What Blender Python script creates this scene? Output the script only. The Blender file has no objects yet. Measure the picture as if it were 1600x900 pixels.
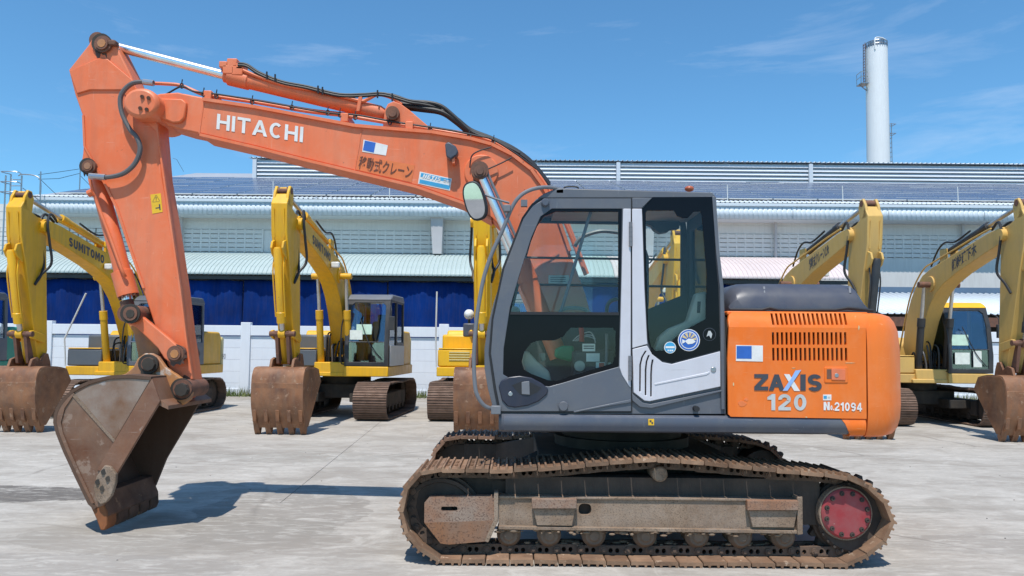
import bpy, bmesh, math, random
from mathutils import Vector, Matrix
from mathutils.geometry import tessellate_polygon
R = math.radians
random.seed(7)
scene = bpy.context.scene
col = scene.collection

# ------------------------------------------------------------------ camera, sky, sun, exposure
F, AX, AY, CAMZ = 1166.0, 800.0, 485.0, 1.53        # focal length and principal point in photo pixels, eye height
cam_d = bpy.data.cameras.new('camera')
cam = bpy.data.objects.new('camera', cam_d); col.objects.link(cam)
cam_d.sensor_fit = 'HORIZONTAL'; cam_d.sensor_width = 36.0
cam_d.lens = 36.0 * F / 1600.0
cam_d.shift_y = (AY - 450.0) / 1600.0
cam_d.clip_start = 0.05; cam_d.clip_end = 3000.0
CAM_M = Matrix.Rotation(R(93.0), 3, 'X') @ Matrix.Rotation(R(0.5), 3, 'Z')
cam.matrix_world = Matrix.Translation((0, 0, CAMZ)) @ CAM_M.to_4x4()
scene.camera = cam
scene.render.resolution_x = 1024; scene.render.resolution_y = 576

SUN_DIR = Vector((0.08, 0.44, -1.0)).normalized()    # the way the light travels
SUN_EL = math.asin(-SUN_DIR.z)
SUN_ROT = math.atan2(-SUN_DIR.x, -SUN_DIR.y)
world = bpy.data.worlds.new('World'); scene.world = world; world.use_nodes = True
wn, wl = world.node_tree.nodes, world.node_tree.links
bg = wn['Background']; bg.inputs['Strength'].default_value = 0.15
sky = wn.new('ShaderNodeTexSky'); sky.sky_type = 'NISHITA'; sky.sun_disc = False
sky.sun_elevation = SUN_EL; sky.sun_rotation = SUN_ROT
sky.altitude = 0.0; sky.air_density = 1.0; sky.dust_density = 0.15; sky.ozone_density = 5.0
# thin cirrus: stretched noise over the sky direction
tc = wn.new('ShaderNodeTexCoord')
mp = wn.new('ShaderNodeMapping'); mp.inputs['Scale'].default_value = (2.2, 2.2, 11.0); mp.inputs['Rotation'].default_value = (0.0, R(3), 0.3)
mp.inputs['Location'].default_value = (1.15, 0.0, 0.4)
wl.new(tc.outputs['Generated'], mp.inputs['Vector'])
nz = wn.new('ShaderNodeTexNoise'); nz.inputs['Scale'].default_value = 1.6; nz.inputs['Detail'].default_value = 9; nz.inputs['Roughness'].default_value = 0.62
nz.inputs['Distortion'].default_value = 0.4
wl.new(mp.outputs[0], nz.inputs['Vector'])
cr = wn.new('ShaderNodeValToRGB'); cr.color_ramp.elements[0].position = 0.54; cr.color_ramp.elements[1].position = 0.86
cr.color_ramp.elements[0].color = (0, 0, 0, 1); cr.color_ramp.elements[1].color = (0.42, 0.42, 0.42, 1)
wl.new(nz.outputs['Fac'], cr.inputs['Fac'])
mx = wn.new('ShaderNodeMix'); mx.data_type = 'RGBA'
wl.new(cr.outputs['Color'], mx.inputs[0])
tint = wn.new('ShaderNodeMix'); tint.data_type = 'RGBA'; tint.blend_type = 'MULTIPLY'; tint.inputs[0].default_value = 1.0
tint.inputs[7].default_value = (0.60, 0.93, 1.0, 1)
wl.new(sky.outputs[0], tint.inputs[6])
wl.new(tint.outputs[2], mx.inputs[6]); mx.inputs[7].default_value = (4.2, 4.9, 6.0, 1)
wl.new(mx.outputs[2], bg.inputs['Color'])

sun_d = bpy.data.lights.new('sun', 'SUN'); sun_d.energy = 4.0; sun_d.angle = R(0.5); sun_d.color = (1.0, 0.955, 0.89)
sun = bpy.data.objects.new('sun', sun_d); col.objects.link(sun)
sun.rotation_euler = SUN_DIR.to_track_quat('-Z', 'Y').to_euler()
vs = scene.view_settings
vs.view_transform = 'Standard'; vs.look = 'None'; vs.exposure = 0.22; vs.gamma = 1.0; vs.use_curve_mapping = False
cy = scene.cycles; cy.use_denoising = True; cy.max_bounces = 8; cy.transparent_max_bounces = 16; cy.caustics_reflective = False; cy.caustics_refractive = False

# ------------------------------------------------------------------ helpers: placing, tagging, building
def at(px, py, Y):
    """a photo pixel to the world point on the vertical plane y = Y"""
    d = CAM_M @ Vector(((px - AX) / F, -(py - AY) / F, -1.0))
    return Vector((0, 0, CAMZ)) + d * (Y / d.y)
def tag(o, label=None, cat=None, group=None, kind=None):
    if label: o['label'] = label
    if cat: o['category'] = cat
    if group: o['group'] = group
    if kind: o['kind'] = kind
    return o
def empty(name, loc, rz=0.0):
    o = bpy.data.objects.new(name, None); col.objects.link(o)
    o.location = loc; o.rotation_euler = (0, 0, rz); o.empty_display_size = 0.3
    return o
def link_mesh(name, me, parent=None):
    o = bpy.data.objects.new(name, me); col.objects.link(o)
    if parent is not None: o.parent = parent
    return o
def smooth(pts, n=6, closed=False):
    pts = [Vector(p) for p in pts]; out = []; N = len(pts)
    for i in range(N if closed else N - 1):
        if closed: p0, p1, p2, p3 = pts[i - 1], pts[i], pts[(i + 1) % N], pts[(i + 2) % N]
        else: p0, p1, p2, p3 = pts[max(i - 1, 0)], pts[i], pts[i + 1], pts[min(i + 2, N - 1)]
        for k in range(n):
            t = k / n
            out.append(0.5 * ((2 * p1) + (p2 - p0) * t + (2 * p0 - 5 * p1 + 4 * p2 - p3) * t * t + (3 * p1 - p0 - 3 * p2 + p3) * t ** 3))
    if not closed: out.append(pts[-1])
    return out
def circle2(cx, cz, r, n=20, sx=1.0, a0=0.0):
    return [(cx + sx * r * math.cos(a0 + 2 * math.pi * i / n), cz + r * math.sin(a0 + 2 * math.pi * i / n)) for i in range(n)]
def rrect(x0, z0, x1, z1, r, n=4):
    out = []
    for cx, cz, a in ((x1 - r, z1 - r, 0), (x0 + r, z1 - r, 90), (x0 + r, z0 + r, 180), (x1 - r, z0 + r, 270)):
        for k in range(n + 1):
            b = R(a + 90 * k / n); out.append((cx + r * math.cos(b), cz + r * math.sin(b)))
    return out
class MB:
    """collects shapes and links them as ONE mesh object"""
    def __init__(s): s.bm = bmesh.new()
    def box(s, x0, x1, y0, y1, z0, z1):
        v = [s.bm.verts.new((x, y, z)) for x in (x0, x1) for y in (y0, y1) for z in (z0, z1)]
        for f in ((0, 1, 3, 2), (4, 6, 7, 5), (0, 4, 5, 1), (2, 3, 7, 6), (0, 2, 6, 4), (1, 5, 7, 3)):
            s.bm.faces.new([v[i] for i in f])
        return s
    def sheet(s, near, far, loops):
        """near/far: point lists of the same outline(s) laid end to end; loops: lengths of outline and holes"""
        ls, k = [], 0
        for n in loops: ls.append(list(range(k, k + n))); k += n
        vn = [s.bm.verts.new(p) for p in near]; vf = [s.bm.verts.new(p) for p in far]
        if len(loops) == 1:
            s.bm.faces.new(vn); s.bm.faces.new(vf[::-1])
        else:
            flat = s.flat
            for t in tessellate_polygon([[flat[i] for i in l] for l in ls]):
                try:
                    s.bm.faces.new([vn[i] for i in t]); s.bm.faces.new([vf[i] for i in t][::-1])
                except ValueError: pass
        for l in ls:
            for i in range(len(l)):
                a, b = l[i], l[(i + 1) % len(l)]
                try: s.bm.faces.new((vn[a], vf[a], vf[b], vn[b]))
                except ValueError: pass
        return s
    def prism(s, pts, y0, y1, holes=()):
        """outline in (x, z) drawn out along y"""
        allp = list(pts); loops = [len(pts)]
        for h in holes: allp += list(h); loops.append(len(h))
        s.flat = [Vector((p[0], p[1], 0)) for p in allp]
        return s.sheet([(p[0], y0, p[1]) for p in allp], [(p[0], y1, p[1]) for p in allp], loops)
    def prism_x(s, pts, x0, x1):
        """outline in (y, z) drawn out along x"""
        return s.sheet([(x0, p[0], p[1]) for p in pts], [(x1, p[0], p[1]) for p in pts], [len(pts)])
    def prism_z(s, pts, z0, z1):
        return s.sheet([(p[0], p[1], z0) for p in pts], [(p[0], p[1], z1) for p in pts], [len(pts)])
    def rings(s, rings, caps=True, closed=True):
        vr = [[s.bm.verts.new(p) for p in r] for r in rings]
        n = len(vr[0])
        for a, b in zip(vr, vr[1:]):
            for i in range(n if closed else n - 1):
                j = (i + 1) % n
                s.bm.faces.new((a[i], a[j], b[j], b[i]))
        if caps and closed:
            s.bm.faces.new(vr[0][::-1]); s.bm.faces.new(vr[-1])
        return s
    def tube(s, path, r, seg=8, caps=True):
        path = [Vector(p) for p in path]; rs = []; ref = None
        for i, p in enumerate(path):
            t = (path[min(i + 1, len(path) - 1)] - path[max(i - 1, 0)]).normalized()
            if ref is None: ref = t.orthogonal().normalized()
            ref = (ref - t * ref.dot(t)); ref = ref.normalized() if ref.length > 1e-6 else t.orthogonal().normalized()
            b = t.cross(ref); rr = r[i] if isinstance(r, (list, tuple)) else r
            rs.append([p + (ref * math.cos(2 * math.pi * k / seg) + b * math.sin(2 * math.pi * k / seg)) * rr for k in range(seg)])
        return s.rings(rs, caps)
    def cyl(s, p0, p1, r, seg=16, r1=None):
        return s.tube([p0, p1], [r, r if r1 is None else r1], seg)
    def lathe(s, p0, axis, prof, seg=20):
        """prof: (distance along the axis, radius) pairs"""
        p0 = Vector(p0); ax = Vector(axis).normalized(); e = ax.orthogonal().normalized(); b = ax.cross(e)
        return s.rings([[p0 + ax * d + (e * math.cos(2 * math.pi * k / seg) + b * math.sin(2 * math.pi * k / seg)) * max(r, 1e-4) for k in range(seg)] for d, r in prof])
    def ball(s, c, r, seg=12, squash=(1, 1, 1)):
        c = Vector(c); rs = []
        for i in range(1, 8):
            a = math.pi * i / 8
            rs.append([c + Vector((r * math.sin(a) * math.cos(2 * math.pi * k / seg) * squash[0], r * math.sin(a) * math.sin(2 * math.pi * k / seg) * squash[1], r * math.cos(a) * squash[2])) for k in range(seg)])
        return s.rings(rs)
    def mesh(s, name, mat, angle=32):
        bmesh.ops.recalc_face_normals(s.bm, faces=s.bm.faces)
        for f in s.bm.faces: f.smooth = True
        me = bpy.data.meshes.new(name); s.bm.to_mesh(me); s.bm.free()
        me.set_sharp_from_angle(angle=R(angle)); me.materials.append(mat)
        return me
    def build(s, name, mat, parent=None, bevel=0.0, seg=2):
        o = link_mesh(name, s.mesh(name, mat), parent)
        if bevel > 0:
            b = o.modifiers.new('bevel', 'BEVEL'); b.width = bevel; b.segments = seg; b.limit_method = 'ANGLE'; b.angle_limit = R(35); b.harden_normals = False
        return o
def copy_of(o, parent=None):
    c = o.copy(); col.objects.link(c)
    if parent is not None: c.parent = parent
    return c

# block letters, drawn as strokes of one weight
def glyph(ch, w):
    q = lambda *p: list(p)
    def bar(x0, y0, x1, y1): return [(x0, y0), (x1, y0), (x1, y1), (x0, y1)]
    def arc(cx, cy, rx, ry, a0, a1, n=14):
        out = []
        for i in range(n):
            t0, t1 = R(a0 + (a1 - a0) * i / n), R(a0 + (a1 - a0) * (i + 1) / n)
            out.append([(cx + rx * math.cos(t0), cy + ry * math.sin(t0)), (cx + rx * math.cos(t1), cy + ry * math.sin(t1)), (cx + (rx - w) * math.cos(t1), cy + (ry - w) * math.sin(t1)), (cx + (rx - w) * math.cos(t0), cy + (ry - w) * math.sin(t0))])
        return out
    a = 0.74
    if ch == 'H': return a, [bar(0, 0, w, 1), bar(a - w, 0, a, 1), bar(w, 0.5 - w / 2, a - w, 0.5 + w / 2)]
    if ch == 'I': return w, [bar(0, 0, w, 1)]
    if ch == 'T': return a, [bar(0, 1 - w, a, 1), bar(a / 2 - w / 2, 0, a / 2 + w / 2, 1 - w)]
    if ch == 'A':
        a = 0.86; return a, [q((0, 0), (w * 1.1, 0), (a / 2 + w * .5, 1), (a / 2 - w * .5, 1)), q((a - w * 1.1, 0), (a, 0), (a / 2 + w * .5, 1), (a / 2 - w * .5, 1)), bar(a * 0.25, 0.22, a * 0.75, 0.22 + w * .9)]
    if ch == 'C': return a, arc(a / 2, 0.5, a / 2, 0.5, 48, 312, 20)
    if ch in 'O0': return (0.66 if ch == '0' else 0.78), arc((0.66 if ch == '0' else 0.78) / 2, 0.5, (0.66 if ch == '0' else 0.78) / 2, 0.5, 0, 360, 26)
    if ch == 'o': return 0.4, arc(0.2, 0.31, 0.2, 0.31, 0, 360, 16)
    if ch == '.': return w, [bar(0, 0, w, w)]
    if ch == 'S': a = 0.7; r = (1 + w) / 4; return a, arc(a / 2, 1 - r, a / 2, r, 25, 270, 16) + arc(a / 2, r, a / 2, r, -155, 90, 16)
    if ch == 'Z': a = 0.78; return a, [bar(0, 1 - w, a, 1), bar(0, 0, a, w), q((0, w), (w * 1.35, w), (a, 1 - w), (a - w * 1.35, 1 - w))]
    if ch == 'N': return a, [bar(0, 0, w, 1), bar(a - w, 0, a, 1), q((w, 1), (w, 1 - w * 1.5), (a - w, 0), (a - w, w * 1.5))]
    if ch == 'E': a = 0.62; return a, [bar(0, 0, w, 1), bar(w, 0, a, w), bar(w, 1 - w, a, 1), bar(w, 0.5 - w / 2, a * .95, 0.5 + w / 2)]
    if ch == 'M': a = 0.9; return a, [bar(0, 0, w, 1), bar(a - w, 0, a, 1), q((w, 1), (w, 1 - w * 1.6), (a / 2, 0.12), (a / 2, 0.12 + w * 1.6)), q((a - w, 1), (a - w, 1 - w * 1.6), (a / 2, 0.12), (a / 2, 0.12 + w * 1.6))]
    if ch == 'U': return a, [bar(0, 0.37, w, 1), bar(a - w, 0.37, a, 1)] + arc(a / 2, 0.37, a / 2, 0.37, 180, 360, 14)
    if ch == '1': a = 0.42; return a, [bar(a - w, 0, a, 1), q((0, 0.80), (0, 0.80 - w * .75), (a - w, 0.80 - w * .75), (a - w, 1), (a - w * .9, 1))]
    if ch == '2': a = 0.66; r = 0.31; return a, arc(a / 2, 1 - r, a / 2, r, -25, 190, 16) + [bar(0, 0, a, w), q((0, w), (w * 1.4, w), (a - w * .05, 0.56), (a - w * 1.15, 0.60))]
    if ch == '4': a = 0.70; return a, [bar(a - w * 1.7, 0, a - w * .7, 1), bar(0, 0.2, a, 0.2 + w), q((0, 0.2 + w), (w * 1.1, 0.2 + w), (a - w * 1.7, 1 - w * 1.4), (a - w * 1.7, 1))]
    if ch == '9': a = 0.66; r = 0.32; return a, arc(a / 2, 1 - r, a / 2, r, 0, 360, 22) + arc(a / 2, 0.40, a / 2, 0.40, -140, 0, 12) + [bar(a - w, 0.40, a, 1 - r)]
    return 0.3, []
def block_letters(s, mat, o3, r3, u3, parent, w=0.2, gap=0.16, shear=0.0, lift=(0, -1, 0)):
    polys, x = [], 0.0
    for ch in s:
        a, ps = glyph(ch, w); polys += [[(px + x + shear * py, py) for px, py in p] for p in ps]; x += a + gap
    x -= gap; x += shear; o3, r3, u3 = Vector(o3), Vector(r3), Vector(u3); bm = bmesh.new(); L = Vector(lift)
    for i, p in enumerate(polys):
        bm.faces.new([bm.verts.new(o3 + (r3 - o3) * (px / x) + (u3 - o3) * py + L * (0.00012 * (i % 7))) for px, py in p])
    me = bpy.data.meshes.new('lettering'); bm.to_mesh(me); bm.free(); me.materials.append(mat)
    return link_mesh('lettering', me, parent)

# ------------------------------------------------------------------ materials
MATS = {}
def mat_base(name):
    m = bpy.data.materials.new(name); m.use_nodes = True
    nt = m.node_tree; return m, nt, nt.nodes, nt.links, nt.nodes['Principled BSDF']
def lk(nt, a, b): nt.links.new(a, b)
def noise(nt, scale, detail=5, rough=0.55, vec=None, dist=0.0):
    n = nt.nodes.new('ShaderNodeTexNoise'); n.inputs['Scale'].default_value = scale; n.inputs['Detail'].default_value = detail
    n.inputs['Roughness'].default_value = rough; n.inputs['Distortion'].default_value = dist
    if vec is not None: nt.links.new(vec, n.inputs['Vector'])
    return n.outputs['Fac']
def ramp(nt, fac, a, b, ca=(0, 0, 0, 1), cb=(1, 1, 1, 1)):
    r = nt.nodes.new('ShaderNodeValToRGB'); e = r.color_ramp.elements
    e[0].position, e[1].position = a, b; e[0].color, e[1].color = ca, cb
    nt.links.new(fac, r.inputs['Fac']); return r.outputs['Color']
def mixc(nt, fac, a, b, mode='MIX'):
    m = nt.nodes.new('ShaderNodeMix'); m.data_type = 'RGBA'; m.blend_type = mode
    for sock, v in ((m.inputs[0], fac), (m.inputs[6], a), (m.inputs[7], b)):
        if hasattr(v, 'is_linked') or hasattr(v, 'links'): nt.links.new(v, sock)
        else: sock.default_value = v if isinstance(v, (int, float)) else (*v[:3], 1)
    return m.outputs[2]
def coords(nt, scale=(1, 1, 1), kind='Object'):
    t = nt.nodes.new('ShaderNodeTexCoord'); m = nt.nodes.new('ShaderNodeMapping'); m.inputs['Scale'].default_value = scale
    oi = nt.nodes.new('ShaderNodeObjectInfo'); k = nt.nodes.new('ShaderNodeMath'); k.operation = 'MULTIPLY'; k.inputs[1].default_value = 41.0
    nt.links.new(oi.outputs['Random'], k.inputs[0]); nt.links.new(k.outputs[0], m.inputs['Location'])
    nt.links.new(t.outputs[kind], m.inputs['Vector']); return m.outputs[0]
def bump(nt, p, height, strength=0.2, dist=0.01):
    b = nt.nodes.new('ShaderNodeBump'); b.inputs['Strength'].default_value = strength; b.inputs['Distance'].default_value = dist
    nt.links.new(height, b.inputs['Height']); nt.links.new(b.outputs[0], p.inputs['Normal'])
def worn(name, c, rough=0.45, c2=None, amt2=0.35, scale2=1.6, spot=None, spot_at=0.72, spot_scale=14.0, streak=0.10, metal=0.0, coat=0.0, b=0.05, spec=0.5, scratch=None, dust=None, jitter=0.0):
    """paint or metal: broad fading, vertical streaks, small chips"""
    m, nt, N, L, p = mat_base(name); MATS[name] = m
    v = coords(nt); vst = coords(nt, (9, 9, 0.8))
    c2 = c2 or tuple(min(1, x * 0.72) for x in c)
    f1 = ramp(nt, noise(nt, scale2, 6, 0.6, v), 0.38, 0.68)
    fa = nt.nodes.new('ShaderNodeMath'); fa.operation = 'MULTIPLY'; fa.inputs[1].default_value = amt2; lk(nt, f1, fa.inputs[0])
    out = mixc(nt, fa.outputs[0], c, c2)
    f2 = ramp(nt, noise(nt, 1.4, 5, 0.6, vst), 0.45, 0.8)
    fb = nt.nodes.new('ShaderNodeMath'); fb.operation = 'MULTIPLY'; fb.inputs[1].default_value = streak; lk(nt, f2, fb.inputs[0])
    out = mixc(nt, fb.outputs[0], out, (0.16, 0.12, 0.09))
    n3 = noise(nt, spot_scale, 8, 0.65, v)
    if spot: out = mixc(nt, ramp(nt, n3, spot_at, spot_at + 0.05), out, spot)
    if jitter:
        oi = nt.nodes.new('ShaderNodeObjectInfo')
        out = mixc(nt, 1.0, out, ramp(nt, oi.outputs['Random'], 0, 1, (1 - jitter,) * 3 + (1,), (1 + jitter * 0.4,) * 3 + (1,)), 'MULTIPLY')
    if scratch:                                                      # fine scrapes running along and across
        for sc in ((3, 40, 70), (60, 40, 5)):
            out = mixc(nt, ramp(nt, noise(nt, 1.0, 4, 0.7, coords(nt, sc), 0.6), 0.665, 0.70, (0, 0, 0, 1), (0.5, 0.5, 0.5, 1)), out, scratch)
    if dust:
        out = mixc(nt, ramp(nt, noise(nt, 3.1, 8, 0.7, v, 0.5), 0.46, 0.78, (0, 0, 0, 1), (0.55, 0.55, 0.55, 1)), out, dust)
    lk(nt, out, p.inputs['Base Color'])
    rg = ramp(nt, noise(nt, 6, 5, 0.6, v), 0.3, 0.7, (max(0, rough - 0.08),) * 3 + (1,), (min(1, rough + 0.12),) * 3 + (1,))
    lk(nt, rg, p.inputs['Roughness']); p.inputs['Metallic'].default_value = metal
    p.inputs['Coat Weight'].default_value = coat; p.inputs['Specular IOR Level'].default_value = spec
    if b: bump(nt, p, noise(nt, 35, 6, 0.7, v), b, 0.01)
    return m
def plain(name, c, rough=0.5, metal=0.0, spec=0.5):
    m, nt, N, L, p = mat_base(name); MATS[name] = m
    v = coords(nt)
    out = mixc(nt, ramp(nt, noise(nt, 9, 5, 0.6, v), 0.35, 0.7), c, tuple(x * 0.82 for x in c))
    lk(nt, out, p.inputs['Base Color']); p.inputs['Roughness'].default_value = rough; p.inputs['Metallic'].default_value = metal
    p.inputs['Specular IOR Level'].default_value = spec
    return m
def glass(name, tint_c, gloss=0.06):
    m, nt, N, L, p = mat_base(name); MATS[name] = m
    N.remove(p)
    t = N.new('ShaderNodeBsdfTransparent'); t.inputs[0].default_value = (*tint_c, 1)
    g = N.new('ShaderNodeBsdfGlossy'); g.inputs['Roughness'].default_value = 0.03; g.inputs['Color'].default_value = (0.9, 0.95, 1, 1)
    fr = N.new('ShaderNodeFresnel'); fr.inputs['IOR'].default_value = 1.22
    ad = N.new('ShaderNodeMath'); ad.operation = 'ADD'; ad.inputs[1].default_value = gloss; ad.use_clamp = True
    L.new(fr.outputs[0], ad.inputs[0])
    mxs = N.new('ShaderNodeMixShader'); L.new(ad.outputs[0], mxs.inputs[0]); L.new(t.outputs[0], mxs.inputs[1]); L.new(g.outputs[0], mxs.inputs[2])
    L.new(mxs.outputs[0], N['Material Output'].inputs['Surface'])
    return m

boom_orange = worn('boom_orange', (0.78, 0.16, 0.048), 0.48, (0.76, 0.205, 0.09), 0.9, 1.3, (0.24, 0.08, 0.045), 0.665, 15, 0.26, scratch=(0.86, 0.42, 0.28), dust=(0.72, 0.29, 0.165))
body_orange = worn('body_orange', (0.82, 0.165, 0.016), 0.42, (0.80, 0.205, 0.035), 0.6, 1.3, (0.35, 0.10, 0.04), 0.74, 10, 0.12, coat=0.05, spec=0.3, scratch=(0.86, 0.36, 0.16), dust=(0.78, 0.28, 0.11))
ear_dark = worn('dark_rust', (0.17, 0.08, 0.045), 0.8, (0.09, 0.045, 0.028), 0.9, 6, (0.28, 0.15, 0.08), 0.62, 10, 0.3, b=0.35)
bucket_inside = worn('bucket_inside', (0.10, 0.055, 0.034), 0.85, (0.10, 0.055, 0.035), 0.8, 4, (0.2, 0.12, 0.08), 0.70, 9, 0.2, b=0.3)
pin_rust = worn('pin_rust', (0.20, 0.085, 0.05), 0.75, (0.10, 0.055, 0.04), 0.8, 9, (0.4, 0.2, 0.1), 0.66, 24, 0.2, b=0.3)
bucket_rust = worn('bucket_rust', (0.25, 0.115, 0.06), 0.62, (0.17, 0.075, 0.045), 0.9, 2.3, (0.38, 0.30, 0.25), 0.66, 7, 0.35, metal=0.15, b=0.25, scratch=(0.40, 0.30, 0.24), dust=(0.30, 0.20, 0.14))
wedge_metal = worn('scraped_steel', (0.36, 0.285, 0.235), 0.42, (0.21, 0.095, 0.045), 1.0, 2.6, (0.40, 0.35, 0.32), 0.60, 3.0, 0.3, metal=0.3, b=0.15, scratch=(0.50, 0.45, 0.41), dust=(0.23, 0.12, 0.065))
bucket_plate = worn('bucket_plate', (0.255, 0.15, 0.098), 0.48, (0.15, 0.058, 0.028), 1.0, 2.9, (0.30, 0.20, 0.145), 0.60, 5.5, 0.45, metal=0.25, b=0.25, scratch=(0.42, 0.33, 0.27), dust=(0.26, 0.12, 0.06))
tooth_rust = worn('tooth_rust', (0.30, 0.10, 0.03), 0.8, (0.15, 0.06, 0.03), 0.8, 8, None, b=0.3)
ear_rust = worn('ear_rust', (0.52, 0.215, 0.065), 0.7, (0.25, 0.15, 0.11), 1.0, 4.5, (0.52, 0.42, 0.34), 0.585, 7, 0.35, b=0.25, dust=(0.30, 0.12, 0.045))
shoe_tan = worn('shoe_tan', (0.30, 0.18, 0.108), 0.8, (0.13, 0.068, 0.038), 0.8, 6, (0.46, 0.33, 0.23), 0.62, 14, 0.3, b=0.45, jitter=0.35, dust=(0.22, 0.11, 0.055))
shoe_brown = worn('shoe_brown', (0.27, 0.155, 0.10), 0.78, (0.17, 0.085, 0.05), 0.8, 6, (0.40, 0.27, 0.19), 0.66, 14, 0.2, b=0.35, jitter=0.3)
chain_dirt = worn('chain_dirt', (0.15, 0.095, 0.065), 0.85, (0.06, 0.045, 0.035), 0.9, 9, (0.28, 0.19, 0.13), 0.66, 18, 0.2, b=0.4)
frame_dust = worn('frame_dust', (0.30, 0.215, 0.15), 0.85, (0.18, 0.11, 0.065), 0.9, 4, (0.13, 0.09, 0.062), 0.54, 95, 0.45, b=0.5, dust=(0.36, 0.30, 0.25))
frame_rust = worn('frame_rust', (0.29, 0.215, 0.165), 0.8, (0.30, 0.12, 0.05), 0.95, 3.2, (0.13, 0.08, 0.06), 0.54, 90, 0.45, b=0.5, dust=(0.24, 0.10, 0.045))
roller_dirt = worn('roller_dirt', (0.21, 0.145, 0.10), 0.85, (0.10, 0.07, 0.05), 0.8, 7, (0.30, 0.22, 0.16), 0.66, 20, 0.2, b=0.4)
guard_rust = worn('guard_rust', (0.25, 0.115, 0.055), 0.8, (0.22, 0.15, 0.11), 0.9, 4, (0.12, 0.06, 0.035), 0.56, 60, 0.4, b=0.5)
frame_dark = worn('frame_dark', (0.045, 0.036, 0.03), 0.85, (0.09, 0.065, 0.05), 0.8, 4, (0.14, 0.1, 0.07), 0.7, 16, 0.2, b=0.3)
hub_red = worn('hub_red', (0.31, 0.030, 0.036), 0.6, (0.28, 0.085, 0.085), 0.7, 7, (0.42, 0.30, 0.25), 0.68, 14, 0.1, b=0.12)
cab_grey = worn('cab_grey', (0.098, 0.110, 0.135), 0.42, (0.125, 0.128, 0.140), 0.8, 2.2, (0.3, 0.3, 0.3), 0.78, 20, 0.10, scratch=(0.24, 0.24, 0.25), dust=(0.16, 0.155, 0.15))
sill_grey = worn('sill_grey', (0.075, 0.088, 0.118), 0.38, (0.11, 0.112, 0.125), 0.6, 2.5, (0.3, 0.3, 0.3), 0.80, 18, 0.08, scratch=(0.24, 0.24, 0.25), dust=(0.17, 0.16, 0.15))
hood_grey = worn('hood_grey', (0.055, 0.062, 0.088), 0.42, (0.08, 0.08, 0.095), 0.8, 3.0, None, 0.8, 18, 0.08, dust=(0.13, 0.125, 0.125))
silver = worn('silver', (0.60, 0.59, 0.63), 0.42, (0.52, 0.51, 0.54), 0.6, 2.4, (0.35, 0.33, 0.33), 0.78, 24, 0.07, scratch=(0.42, 0.41, 0.42), dust=(0.50, 0.47, 0.45))
black_glass = plain('black_glass', (0.006, 0.007, 0.010), 0.12, 0.0, 0.15)
black_rubber = plain('black_rubber', (0.018, 0.018, 0.02), 0.55)
navy_plastic = worn('navy_plastic', (0.022, 0.026, 0.045), 0.35, None, 0.4, 5)
black_paint = worn('black_paint', (0.025, 0.026, 0.03), 0.45, (0.06, 0.055, 0.05), 0.6, 3)
grime = worn('grime', (0.03, 0.026, 0.022), 0.8, (0.07, 0.055, 0.04), 0.7, 5)
hose_grey = plain('hose_grey', (0.12, 0.115, 0.115), 0.5)
rail_grey = worn('rail_grey', (0.17, 0.175, 0.19), 0.45, None, 0.4, 4)
chrome = plain('chrome', (0.93, 0.93, 0.94), 0.30, 1.0)
steel = plain('steel', (0.45, 0.45, 0.46), 0.35, 0.9)
cab_glass = glass('cab_glass', (0.945, 0.975, 0.965), 0.012)
bg_glass = glass('bg_glass', (0.88, 0.94, 0.96), 0.11)
mirror_m = plain('mirror_glass', (0.85, 0.87, 0.9), 0.02, 1.0)
trim_cream = plain('trim_cream', (0.42, 0.43, 0.36), 0.6)
seat_dark = plain('seat_cloth', (0.03, 0.032, 0.036), 0.85)
interior = plain('interior_grey', (0.055, 0.062, 0.066), 0.7)
white_print = plain('white_print', (0.80, 0.78, 0.74), 0.5)
silver_print = plain('silver_print', (0.55, 0.56, 0.54), 0.4)
dark_print = plain('dark_print', (0.055, 0.06, 0.075), 0.45)
brown_print = plain('brown_print', (0.16, 0.045, 0.02), 0.5)
blue_print = plain('blue_print', (0.03, 0.13, 0.48), 0.45)
cyan_print = plain('cyan_print', (0.05, 0.36, 0.62), 0.45)
pale_print = plain('pale_print', (0.30, 0.48, 0.80), 0.45)
tan_print = plain('tan_print', (0.65, 0.50, 0.26), 0.5)
sticker_orange = plain('sticker_orange', (0.80, 0.20, 0.055), 0.4)
sticker_yellow = plain('sticker_yellow', (0.85, 0.50, 0.02), 0.5)
amber = plain('amber_plastic', (0.5, 0.12, 0.05), 0.3)
lamp_white = plain('lamp_white', (0.8, 0.8, 0.78), 0.25)
paper = plain('paper', (0.78, 0.82, 0.74), 0.8)
paper_green = plain('paper_green', (0.62, 0.82, 0.66), 0.8)
green_plastic = plain('green_plastic', (0.02, 0.32, 0.12), 0.4)
red_plastic = plain('red_plastic', (0.55, 0.04, 0.03), 0.4)
dark_void = plain('dark_inside', (0.02, 0.017, 0.015), 0.9)
core_grey = worn('radiator_core', (0.10, 0.08, 0.065), 0.7, (0.3, 0.25, 0.2), 0.8, 12)
white_p = worn('white_paint', (0.66, 0.66, 0.64), 0.5, None, 0.3, 2)

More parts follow.
